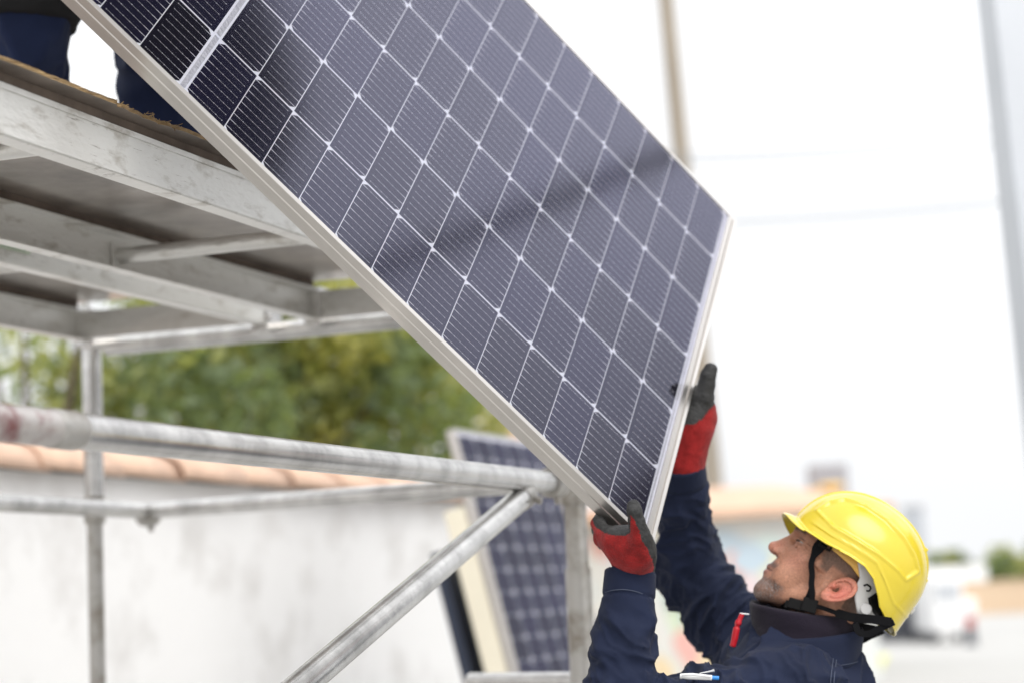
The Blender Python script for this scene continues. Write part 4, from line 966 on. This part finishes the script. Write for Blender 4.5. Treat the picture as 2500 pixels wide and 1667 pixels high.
for sg in (1, -1):
    off = lambda x, y, e=4: sg * (headb(*px2l(x, y)) + e)
    mb = MB(); p_ = nseg([hp_(x, y, sg * b_) for x, y, b_ in ((835, 500, 88), (770, 560, 79), (722, 640, 75), (708, 700, 74), (712, 765, 73), (706, 840, 72), (712, 900, 71), (706, 950, 69))])
    mb.ribbon(p_, axL * sg, [.0215] * 8 + [.020, .017, .014, .012, .010, .010] + [.0105] * (len(p_) - 14), .0016); mb.build('chin_strap', M['black'], hat)
    mb = MB(); p_ = nseg([hp_(x, y, sg * b_) for x, y, b_ in ((712, 850, 71), (690, 910, 69), (660, 960, 62))]); mb.ribbon(p_, axL * sg, .010, .0016); mb.build('chin_strap', M['black'], hat)
    mb = MB(); c_ = hp_(820, 545, sg * 84); d1_ = (hp_(860, 565, sg * 84) - hp_(775, 515, sg * 84)).normalized(); d2_ = axL.cross(d1_).normalized()
    mb.obox(c_ + d2_ * .007, d1_, d2_, axL, .0115, .0022, .002, bev=.0006); mb.obox(c_ - d2_ * .007, d1_, d2_, axL, .0115, .0022, .002, bev=.0006)
    mb.obox(c_ + d1_ * .0105, d1_, d2_, axL, .002, .0085, .0022, bev=.0006); mb.obox(c_ - d1_ * .0105, d1_, d2_, axL, .002, .0085, .0022, bev=.0006); mb.build('strap_slider', M['blackpl'], hat)
    mb = MB(); p_ = nseg([hp_(x, y, sg * b_) for x, y, b_ in ((700, 985, 66), (790, 1010, 70), (890, 1045, 72), (1000, 1075, 74), (1120, 1085, 86), (1270, 1105, 100))]); mb.ribbon(p_, axL * sg, [.008] * 12 + [.016] * (len(p_) - 12), .0018); mb.build('nape_strap', M['black'], hat)
    mb = MB(); p_ = nseg([hp_(x, y, sg * b_) for x, y, b_ in ((1015, 1120, 84), (1040, 1180, 86), (1110, 1190, 88), (1190, 1150, 92), (1290, 1105, 98))]); mb.ribbon(p_, axL * sg, .0115, .002); mb.build('nape_strap', M['black'], hat)
    # side release buckle under the jaw
    def bx(x, y, hx_, hy_, b_, e=0):
        c_ = hp_(x, y, sg * b_); d1_ = (hp_(740, 1000, sg * b_) - hp_(600, 960, sg * b_)).normalized(); d2_ = axL.cross(d1_).normalized(); mb.obox(c_, d1_, d2_, axL, hx_, hy_, .004, bev=.0018)
    mb = MB(); bx(600, 985, .0165, .0095, 60); bx(535, 985, .006, .0075, 56); mb.build('buckle', M['blackpl'], hat)
    mb = MB(); bx(690, 990, .0135, .0125, 66); mb.build('buckle', M['blackpl'], hat)
mb = MB(); p_ = nseg([hp_(535, 985, 56), hp_(500, 1010, 36), hp_(490, 1020, 0), hp_(500, 1010, -36), hp_(535, 985, -56)]); mb.ribbon(p_, -Vector(cw_arr(hU[None])[0]) + Vector(cw_arr(np.zeros((1, 3)))[0]), .014, .0018); mb.build('chin_strap', M['black'], hat)
for (x, y) in ((1527, 598), (1520, 825)):
    a, c = px2l(x, y); mb = MB(); u1 = HV(1, 0, 0) - HV(0, 0, 0); u1.normalize(); u2 = HV(0, 0, 1) - HV(0, 0, 0); u2.normalize()
    mb.obox(HV(a + 1, 0, c), u1, axL, u2, .0045, .012, .0036, bev=.001); mb.build('rear_clip', M['blackpl'], hat)
    mb = MB(); mb.obox(HV(a + 2, 0, c + 5.6), u1, axL, u2, .0065, .014, .0028, bev=.001); mb.build('rear_clip', M['yellow'], hat)
a, c = px2l(1432, 1030); mb = MB(); mb.obox(HV(a + 1, 0, c), u1, axL, u2, .004, .01, .005, bev=.001); mb.build('rear_clip', M['harness'], hat)

# ---------------- jacket
zS = 3.70
SH_L, EL_L, WR_L = CP(1935, 1718, 3.66), CP(1510, 1750, 3.575), CP(1540, 1392, 3.645)
SH_R, EL_R, WR_R = CP(1870, 1640, 4.10), CP(1680, 1385, 4.16), CP(1664, 1128, 4.045)
NECKB, CHEST, WAIST = CP(1960, 1600, 3.87), CP(1925, 1830, 3.87), CP(1960, 2200, 3.87)
def arm_par(p, a, b):
    ba = b - a; L_ = np.linalg.norm(ba); u = ba / L_; pa = p - a; h = pa @ u; r = pa - h[..., None] * u
    e1 = np.cross(u, [0.1, .2, 1.]); e1 /= np.linalg.norm(e1); e2 = np.cross(u, e1); return h / L_, np.arctan2(r @ e2, r @ e1)
def folds(p, a, b, seed, k=26, sk=1.2):
    h, th_ = arm_par(p, a, b); L_ = np.linalg.norm(b - a); n0 = nz3(p, 7, seed)
    x = h * L_ * k * 2 + sk * np.sin(th_ + seed) * 1.8 + 1.9 * n0
    rdg = 1 - np.abs(np.sin(x)); a_ = (rdg ** 1.3) * (.55 + .45 * np.sin(th_ * 1.0 + 2 * n0 + seed))
    qq = np.stack([h * L_ * k * 1.5 + .9 * np.sin(th_ + seed), 1.3 * np.cos(th_), 1.3 * np.sin(th_)], -1)
    n1 = nz3(qq, .62, seed + 40); n2 = nz3(qq, 1.15, seed + 60)
    return .45 * a_ + .75 * (1 - np.clip(np.abs(n1) * 1.6, 0, 1)) ** 1.5 + .32 * (1 - np.clip(np.abs(n2) * 1.8, 0, 1)) ** 1.4 + .12 * nz3(p, 34, seed + 80)
def jacketf(p):
    fore_l = s_cone(p, EL_L, WR_L, .060, .044); up_l = s_cone(p, SH_L, EL_L, .078, .062)
    fore_r = s_cone(p, EL_R, WR_R, .060, .045); up_r = s_cone(p, SH_R, EL_R, .074, .060)
    q = (p - CHEST) * np.array([1, 1, .66])
    tor = s_cone(q, NECKB * 0 + (NECKB - CHEST) * .55 * np.array([1, 1, .66]), (WAIST - CHEST) * np.array([1, 1, .66]), .118, .135)
    yoke = np.minimum(s_cone(p, CP(1945, 1650, 3.87), SH_L + np.array([0, .01, .02]), .098, .080), s_cone(p, CP(1930, 1625, 3.87), SH_R, .095, .074))
    neck = s_cone(p, CP(1955, 1560, 3.87), CP(1950, 1640, 3.87), .068, .09)
    wL = folds(p, EL_L, WR_L, 1, 22) * .013 - .003; wLu = folds(p, SH_L, EL_L, 2, 18, 2) * .026 - .007; wR = folds(p, EL_R, WR_R, 3, 22) * .017 - .004; wRu = folds(p, SH_R, EL_R, 4, 24, 1.6) * .020 - .005
    hl, _ = arm_par(p, EL_L, WR_L); hr_, _ = arm_par(p, EL_R, WR_R)
    wL = wL * (1 - sstep(.55, .8, hl)) + .0015 * nz3(p, 16, 12); wR = wR * (1 - sstep(.6, .85, hr_)) + .0015 * nz3(p, 16, 13)
    armL = smin(fore_l - wL, up_l - wLu, .022); armR = smin(fore_r - wR, up_r - wRu, .030)
    # crook of each elbow pinches into folds
    for (c_, s_) in ((EL_L, 5), (EL_R, 6)):
        pass
    t_w = .006 * nz3(p, 6, 7) + .019 * np.clip(1 - 1.6 * np.abs(nz3(p * np.array([.6, 1.3, 1]), 8, 8)), 0, 1) ** 1.4 + .006 * np.clip(1 - 1.9 * np.abs(nz3(p * np.array([.7, 1.2, 1]), 17, 18)), 0, 1) ** 1.3 + .0015 * nz3(p, 34, 10)
    body_ = smin(tor, yoke, .07); body_ = smin(body_, neck, .04) - t_w
    d = smin(armL, armR, .02); d = smin(d, body_, .045)
    # cuffs: a band standing proud, cut square
    for (e_, w_, r_, L_) in ((EL_L, WR_L, .0440, .046), (EL_R, WR_R, .0450, .044)):
        u = (w_ - e_) / np.linalg.norm(w_ - e_); pa = p - w_; h = pa @ u; rad = _len(pa - h[..., None] * u)
        rr_ = r_ + .0012 * np.sin(np.arctan2(pa[..., 2], pa[..., 0]) * 5) + .001 * nz3(p, 25, 5)
        cuff = np.maximum(rad - rr_, np.abs(h + L_ / 2) - L_ / 2); cuff = np.maximum(cuff, -(rad - rr_ + .004 + 10 * np.maximum(0, -(h + .03))))
        cuff = np.maximum(rad - rr_, np.maximum(h, -(h + L_)))
        # drop the sleeve's rounded end beyond the cuff
        near = (_len(pa) < .11) & (rad < .075)
        d = np.where(near, np.maximum(d, h + .004), d)
        d = smin(d, cuff, .0035)
        seam = np.abs(h + L_ + .002) < .0035
        d = np.where(near & seam, d + .0022, d)
        hole = np.maximum(rad - (rr_ - .0045), -(h + .022)); d = np.maximum(d, -hole)
    # shoulder seam and yoke seam
    return d
jv, jf = nets(jacketf, (.06, -.98, 3.44), (.80, -.14, 4.27), .0032, .028)
mesh_obj('jacket', jv, jf, M['navy'], pers, cw_arr)

def ring_loft(name, rings, m_, n=72, wob=.0, seed=0, th_=.004, parent=None, gap=None):
    """rings: centre, half-axis along, half-axis deep, tilt vector"""
    vs = []; r = np.random.RandomState(seed)
    for i, (c_, ha, hd) in enumerate(rings):
        for k in range(n):
            a = 2 * math.pi * k / n; rr_ = 1 + wob * math.sin(3 * a + i * 1.1 + seed) + wob * .7 * math.sin(7 * a - i * .8)
            vs.append(c_ + np.array(ha) * math.cos(a) * rr_ + np.array(hd) * math.sin(a) * rr_)
    m = len(rings)
    fs = [(i * n + k, i * n + (k + 1) % n, (i + 1) * n + (k + 1) % n, (i + 1) * n + k) for i in range(m - 1) for k in range(n)
          if gap is None or not (gap[0] < (k / n) < gap[1])]
    o = mesh_obj(name, np.array(vs), np.array(fs), m_, parent or pers, cw_arr)
    md = o.modifiers.new('thickness', 'SOLIDIFY'); md.thickness = th_; md.offset = 0
    sb = o.modifiers.new('smooth', 'SUBSURF'); sb.levels = 1; sb.render_levels = 1
    return o
def ax2(p0, p1): return (np.array(p1) - np.array(p0)) / 2
def ring_px(xl, yl, xr, yr, dep, z=3.825, tilt=0): 
    a, b = CP(xl, yl, z), CP(xr, yr, z); return ((a + b) / 2, (b - a) / 2, np.array([0, tilt, dep]))
ring_loft('neck_gaiter', [ring_px(1840, 1560, 2094, 1566, .092), ring_px(1838, 1540, 2094, 1548, .090), ring_px(1841, 1522, 2093, 1538, .086), ring_px(1835, 1504, 2093, 1528, .086), ring_px(1833, 1486, 2091, 1518, .082), ring_px(1829, 1474, 2088, 1508, .081), ring_px(1832, 1467, 2084, 1501, .078), ring_px(1838, 1469, 2078, 1502, .072), ring_px(1842, 1482, 2067, 1512, .069)], M['gaiter'], wob=.012, seed=2, th_=.003)
# folded collar of the jacket: rises, turns over and falls to its point
ring_loft('collar', [ring_px(1850, 1590, 2080, 1600, .090), ring_px(1838, 1562, 2090, 1560, .095), ring_px(1832, 1548, 2097, 1530, .100), ring_px(1822, 1550, 2102, 1526, .106), ring_px(1812, 1568, 2103, 1544, .112), ring_px(1798, 1586, 2100, 1575, .118), ring_px(1782, 1598, 2099, 1598, .130), ring_px(1776, 1604, 2098, 1613, .134)], M['navy'], wob=.010, seed=5, th_=.005)
# stitched seams
def seam(pts, r_=.0007, nm='seam'):
    mb = MB(); mb.tube(nseg([C2W(q) for q in pts]), r_, 6); mb.build(nm, M['thread'], pers)

def surf(px, py, off=.0006, z0=3.45, z1=4.2):      # nearest point of the jacket seen at a pixel
    z = np.linspace(z0, z1, 900); q = np.array([CP(px, py, k) for k in z]); d = jacketf(q); i = np.argmax(d < 0); return CP(px, py, z[i] - off)
for pts in ([(2035, 1600), (2032, 1625), (2029, 1650), (2026, 1680)], [(2043, 1602), (2040, 1627), (2037, 1652), (2034, 1682)], [(1478, 1445), (1495, 1440), (1520, 1438), (1545, 1441), (1570, 1449), (1590, 1460)]):
    seam([surf(*q) for q in pts])
cr_ = ring_px(1781, 1598, 2099, 1600, .1345); mb = MB()
mb.tube([C2W(cr_[0] + cr_[1] * 1.012 * math.cos(a) + cr_[2] * 1.012 * math.sin(a)) for a in np.linspace(math.pi * 1.02, math.pi * 1.98, 60)], .0006, 6); mb.build('seam', M['thread'], pers)

# red zip pull and clip at the collar
zp = [C2W(CP(x, y, 3.735)) for x, y in ((1812, 1498), (1802, 1520), (1798, 1535), (1793, 1560), (1788, 1578))]
mb = MB(); mb.tube(nseg(zp), [.0045] * 5 + [.0060] * 3 + [.0045] * 3 + [.0062] * 8 + [.0058] * 5 + [.003] * 1, 10); o = mb.build('zip_pull', M['redplastic'], pers); o['label'] = 'red zip pull'
mb = MB(); mb.tube([C2W(CP(1806, 1497, 3.735)), C2W(CP(1828, 1499, 3.74))], .002, 8); mb.build('zip_slider', M['steel'], pers)

# ---------------- gloves
def glovef(palm, fingers, thumb, cuff, k=.007, kf=.0035):
    def fn(p):
        d = None
        for a in palm:
            e = s_cone(p, *a) ; d = e if d is None else smin(d, e, .016)
        for ch in fingers + [thumb]:
            c_ = None
            for i in range(len(ch) - 1): e = s_cone(p, ch[i][0], ch[i + 1][0], ch[i][1], ch[i + 1][1]); c_ = e if c_ is None else smin(c_, e, .004)
            d = smin(d, c_, .0075)
        for a in cuff: d = smin(d, s_cone(p, *a), .012)
        return d - .0009 * (1 - np.abs(nz3(p, 42, 6))) - .0006 * nz3(p, 90, 7)
    return fn
def G(x, y, z): return CP(1380 + x / 2.75, 850 + y / 2.75, z)        # close-up position of the hands
# left hand: heel below the corner, thumb up the glass, four fingers under and behind the frame
zl = 3.600
palm = [(G(468, 1400, 3.63), G(440, 1330, 3.61), .031, .034), (G(440, 1335, 3.612), G(345, 1290, 3.615), .034, .026), (G(500, 1390, 3.60), G(505, 1310, 3.585), .026, .022), (G(400, 1380, 3.64), G(330, 1320, 3.65), .028, .022), (G(375, 1340, 3.62), G(290, 1270, 3.635), .026, .0165)]
fing = [[(G(320, 1285, 3.612), .0150), (G(258, 1245, 3.630), .0138), (G(222, 1175, 3.655), .0125), (G(250, 1120, 3.690), .0112)],
        [(G(310, 1310, 3.635), .0145), (G(245, 1275, 3.665), .0138), (G(225, 1215, 3.700), .0125), (G(262, 1150, 3.730), .0112)],
        [(G(325, 1330, 3.660), .0140), (G(262, 1300, 3.695), .0130), (G(250, 1240, 3.725), .0120), (G(290, 1180, 3.750), .0108)],
        [(G(345, 1350, 3.680), .0130), (G(295, 1320, 3.715), .0120), (G(290, 1265, 3.740), .0110), (G(325, 1215, 3.760), .0100)]]
thumb = [(G(520, 1370, 3.590), .022), (G(505, 1270, 3.574), .0185), (G(480, 1160, 3.560), .0136), (G(465, 1095, 3.556), .0124), (G(459, 1058, 3.560), .0112)]
cuff = [(G(468, 1400, 3.63), G(466, 1500, 3.645), .036, .0345)]
gv, gf = nets(glovef(palm, fing, thumb, cuff), G(90, 1580, 3.50), G(700, 900, 3.82), .0019)
def pxof(v): return (v[:, 0] / v[:, 2] * F_PX + 1250 - 1380) * 2.75, (-v[:, 1] / v[:, 2] * F_PX + 833.5 - 850) * 2.75
gx, gy = pxof(gv)
# black coating: palm side, thumb pad and finger insides, meeting the red knit in an uneven line
jit = 9 * nz3(gv, 60, 2)
edge_r = np.interp(gy, [1000, 1090, 1180, 1260, 1340, 1420], [380, 432, 470, 505, 545, 590])
blk = (gx + jit > edge_r)
wx = np.interp(gx, [170, 200, 260, 340, 400, 440], [1140, 1195, 1238, 1256, 1258, 1235])
blk |= (gy + jit * .6 < wx) & (gx < 436) & (gx > 183 + jit * .3)
blk |= gv[:, 2] > 3.672
gmi = np.where(blk, 1, 0)
o = mesh_obj('glove', gv, gf, [M['red'], M['palm']], pers, cw_arr, mi=gmi)
# right hand: palm pushed against the back of the frame, thumb standing up
zr = 4.05
palm = [(G(845, 560, 4.045), G(875, 470, 4.05), .038, .038), (G(875, 470, 4.05), G(880, 360, 4.055), .038, .032), (G(800, 470, 4.05), G(800, 370, 4.06), .034, .032), (G(905, 400, 4.045), G(915, 340, 4.04), .024, .020)]
fing = [[(G(845, 350, 4.045), .0150), (G(800, 290, 4.05), .0140), (G(765, 262, 4.07), .0125), (G(735, 250, 4.10), .0110)],
        [(G(800, 340, 4.06), .0150), (G(740, 270, 4.09), .0140), (G(690, 225, 4.13), .0125), (G(660, 205, 4.16), .0110)],
        [(G(770, 370, 4.08), .0145), (G(700, 310, 4.11), .0130), (G(650, 270, 4.15), .0120), (G(620, 250, 4.18), .0105)],
        [(G(750, 420, 4.09), .0130), (G(690, 370, 4.12), .0120), (G(650, 340, 4.15), .0110), (G(630, 325, 4.17), .0100)]]
thumb = [(G(900, 420, 4.04), .024), (G(925, 330, 4.03), .0205), (G(950, 240, 4.025), .0165), (G(958, 185, 4.022), .0145), (G(975, 142, 4.022), .0128)]
cuff = [(G(850, 560, 4.045), G(800, 800, 4.045), .0385, .038)]
gv, gf = nets(glovef(palm, fing, thumb, cuff), G(540, 880, 3.95), G(1090, 0, 4.26), .0021)
gx, gy = pxof(gv); jit = 8 * nz3(gv, 60, 3)
lim = np.interp(gx, [700, 800, 870, 920, 960, 1000], [520, 515, 500, 470, 420, 380]); gmi = np.where(gy + jit < lim, 1, 0)
mesh_obj('glove', gv, gf, [M['red'], M['palm']], pers, cw_arr, mi=gmi)

# trousers and boots of the man, standing on the ground below the frame
hip = np.array(C2W(WAIST)); bx0, by0 = hip[0], hip[1]
def trouserf(p):
    d = s_ell(p, (bx0, by0, .98), (.17, .20, .16))
    for s_ in (-1, 1):
        d = smin(d, smin(s_cone(p, (bx0 - .02, by0 + s_ * .10, .92), (bx0 - .06, by0 + s_ * .15, .50), .105, .078), s_cone(p, (bx0 - .06, by0 + s_ * .15, .50), (bx0 + .02, by0 + s_ * .17, .10), .078, .068), .03), .05)
    return d - .006 * (1 - np.abs(nz3(p, 12, 4)))
def ident(v): return v
tv, tf = nets(trouserf, (bx0 - .3, by0 - .36, 0.02), (bx0 + .3, by0 + .36, 1.2), .014)
mesh_obj('trousers', tv, tf, M['navytrouser'], pers, ident)
def bootf(cx, cy, dx, dy, z0):
    d_ = np.array([dx, dy, 0.])
    def fn(p):
        c_ = np.array([cx, cy, z0]); d = s_cone(p, c_ + [0, 0, .05], c_ + d_ * .15 + [0, 0, .045], .05, .045); d = smin(d, s_cone(p, c_ + [0, 0, .06], c_ + [0, 0, .15], .05, .052), .03)
        return np.maximum(d, z0 - p[..., 2])
    return fn
for s_ in (-1, 1):
    cx, cy = bx0 + .02, by0 + s_ * .17; v, f = nets(bootf(cx, cy, -1, 0, .0), (cx - .3, cy - .12, -.02), (cx + .12, cy + .12, .24), .01); mesh_obj('boot', v, f, M['blackpl'], pers, ident)

# pens in the chest pocket
def pen(name, label, cat, pts, rs, m_, extra=None):
    mb = MB(); mb.tube([C2W(CP(*q)) for q in pts], rs, 12); o = mb.build(name, m_); tag(o, label, cat); return o
mb = MB(); a_, b_ = C2W(CP(1660, 1650, 3.55)), C2W(CP(1738, 1653, 3.55)); c_ = C2W(CP(1755, 1654, 3.55))
pn = thing('pen', 'white pen with blue end lying in the sleeve pocket of the navy jacket', 'pen', b_)
mb = MB(); mb.tube([a_, b_], .0045, 12); mb.build('barrel', M['whitepaint'], pn)
mb = MB(); mb.tube([b_, c_], .0034, 12); mb.build('button', M['blueplastic'], pn)
mb = MB(); mb.tube([C2W(CP(1664, 1646, 3.543)), C2W(CP(1690, 1645, 3.54)), C2W(CP(1736, 1650, 3.543))], .0022, 8); mb.build('clip', M['whitepaint'], pn)
mb = MB(); mb.tube([C2W(CP(1708, 1643, 3.565)), C2W(CP(1735, 1638, 3.565)), C2W(CP(1744, 1636, 3.565))], [.0012, .002, .0035], 8)
tag(mb.build('screwdriver', M['steel']), 'small steel screwdriver beside the white pen in the sleeve pocket', 'screwdriver')

# ---------------- second worker on the upper deck (his shins and knees are in the picture)
hd = hb + BH + .0255
f1, f2 = P(18, 200, 4.12), P(378, 320, 4.42); f1.z = f2.z = hd
w2 = thing('person', 'worker standing on the deck in navy trousers with black knee pads, only legs in view', 'person', (f1 + f2) / 2)
k1 = np.array(P(84, -20, 4.12)); k2 = np.array(P(385, -60, 4.30)); f1a, f2a = np.array(f1) + [0, 0, .1], np.array(f2) + [0, 0, .1]
hp2 = (k1 + k2) / 2; hp2[2] = hd + .92; hp2 += np.array(ND) * .05
side2 = (f2a - f1a); side2[2] = 0; side2 /= np.linalg.norm(side2)
def tr2(p):
    d = s_ell(p, hp2, (.19, .16, .15))
    for k_, f_, s_ in ((k1, f1a, -1), (k2, f2a, 1)):
        a_ = smin(s_cone(p, hp2 + side2 * s_ * .09 - [0, 0, .03], k_, .102, .085), s_cone(p, k_, f_, .080, .068), .03); d = smin(d, a_, .03)
    fo = (1 - np.abs(nz3(p * np.array([1, 1, .55]), 8, 14))) ** 2
    return d - .026 * fo - .010 * np.clip(1 - 1.7 * np.abs(nz3(p, 15, 24)), 0, 1) - .003 * nz3(p, 14, 15)
lo = np.minimum(np.minimum(k1, k2), np.minimum(f1a, f2a)) - .2; hi = np.maximum(np.maximum(k1, k2), np.maximum(f1a, f2a)) + .2; lo[2] = hd + .03; hi[2] = hd + 1.12
v, f = nets(tr2, lo, hi, .008); mesh_obj('trousers', v, f, M['navytrouser'], w2, ident)
fw = np.array(-ND)                                                          # he faces over the near edge
def padf(k_):
    def fn(p):
        q = p - (k_ + np.array([0, 0, .055])); return np.maximum(np.maximum(tr2(p) - .009, np.abs(q[..., 2]) - .125), _len(q) - .2)
    return fn
for k_ in (k1, k2):
    v, f = nets(padf(k_), k_ - .2, k_ + .2, .008); mesh_obj('knee_pad', v, f, mat('knee_pad_fabric', (.012, .012, .013), .9), w2, ident)
for f_ in (f1, f2):
    v, f = nets(bootf(f_.x, f_.y, fw[0], fw[1], hd), (f_.x - .25, f_.y - .25, hd - .02), (f_.x + .25, f_.y + .25, hd + .24), .01); mesh_obj('boot', v, f, M['blackpl'], w2, ident)
grip = np.array(PO + EX * -.95 + EY * .5 + PN * -.05)
ch2 = hp2 + np.array([0, 0, .42]) + fw * .12; nk2 = ch2 + np.array([0, 0, .16]) + fw * .04
hands2 = [np.array(PO + EX * -1.0 + EY * .03 - PN * .04), np.array(PO + EX * -1.0 + EY * .98 - PN * .04)]
hands2 = [nk2 + (h_ - nk2) / np.linalg.norm(h_ - nk2) * min(.62, np.linalg.norm(h_ - nk2)) for h_ in hands2]
def jk2(p):
    d = s_cone(p, hp2 + [0, 0, .05], ch2, .15, .17)
    for s_, h_ in ((-1, hands2[0]), (1, hands2[1])):
        sh = ch2 + side2 * s_ * .17 + [0, 0, .05]; el = (sh + h_) / 2 - np.array([0, 0, .06]); d = smin(d, np.minimum(s_cone(p, sh, el, .072, .058), s_cone(p, el, h_, .058, .046)), .05)
    return d - .008 * (1 - np.abs(nz3(p, 8, 16)))
v, f = nets(jk2, np.minimum(hp2, np.minimum(*hands2)) - .4, np.maximum(nk2, np.maximum(*hands2)) + .35, .016); mesh_obj('jacket', v, f, M['navy'], w2, ident)
def b2(p):
    hc = nk2 + np.array([0, 0, .14]) + fw * .03; d = smin(s_ell(p, hc, (.085, .085, .115)), s_cone(p, nk2 - [0, 0, .08], hc, .06, .055), .03)
    d = smin(d, s_cone(p, hc + fw * .085, hc + fw * .10 - [0, 0, .02], .012, .014), .01)
    for h_ in hands2: d = np.minimum(d, s_ell(p, h_, (.05, .05, .05)))
    return smin(d, s_cone(p, nk2 - [0, 0, .08], hp2 + [0, 0, .2], .07, .07), .03)
v, f = nets(b2, np.minimum(hp2, np.minimum(*hands2)) - .2, np.maximum(nk2 + [0, 0, .3], np.maximum(*hands2)) + .2, .012)
mesh_obj('body', v, f, mat('plain_skin', (.43, .23, .15), .55), w2, ident)
hc = nk2 + np.array([0, 0, .17]) + fw * .03
v, f = nets(lambda p: np.minimum(np.maximum(np.maximum(s_ell(p, hc, (.118, .118, .125)), -s_ell(p, hc, (.112, .112, .119))), hc[2] - p[..., 2]), np.maximum(np.abs(p[..., 2] - hc[2]) - .003, s_ell(p, hc + fw * .03, (.128, .128, .2)))), hc - .2, hc + .2, .008)
mesh_obj('hard_hat', v, f, M['yellow'], w2, ident)

pd = thing('bollard', 'small blurred bollard with white head and red band beyond the skip', 'bollard', PED)
mb = MB(); mb.tube([PED, PED + UP * .05, PED + UP * .42], [.16, .13, .11], 16); mb.build('base', M['bin'], pd)
mb = MB(); mb.tube([PED + UP * .42, PED + UP * .66], .115, 16); mb.build('band', mat('red_band_paint', (.5, .10, .08), .6), pd)
mb = MB(); mb.tube([PED + UP * .66, PED + UP * .98, PED + UP * 1.04, PED + UP * 1.07], [.15, .17, .13, .03], 16); mb.build('head', M['whitepaint'], pd)

for o in bpy.data.objects:
    if '_base' in o: del o['_base']
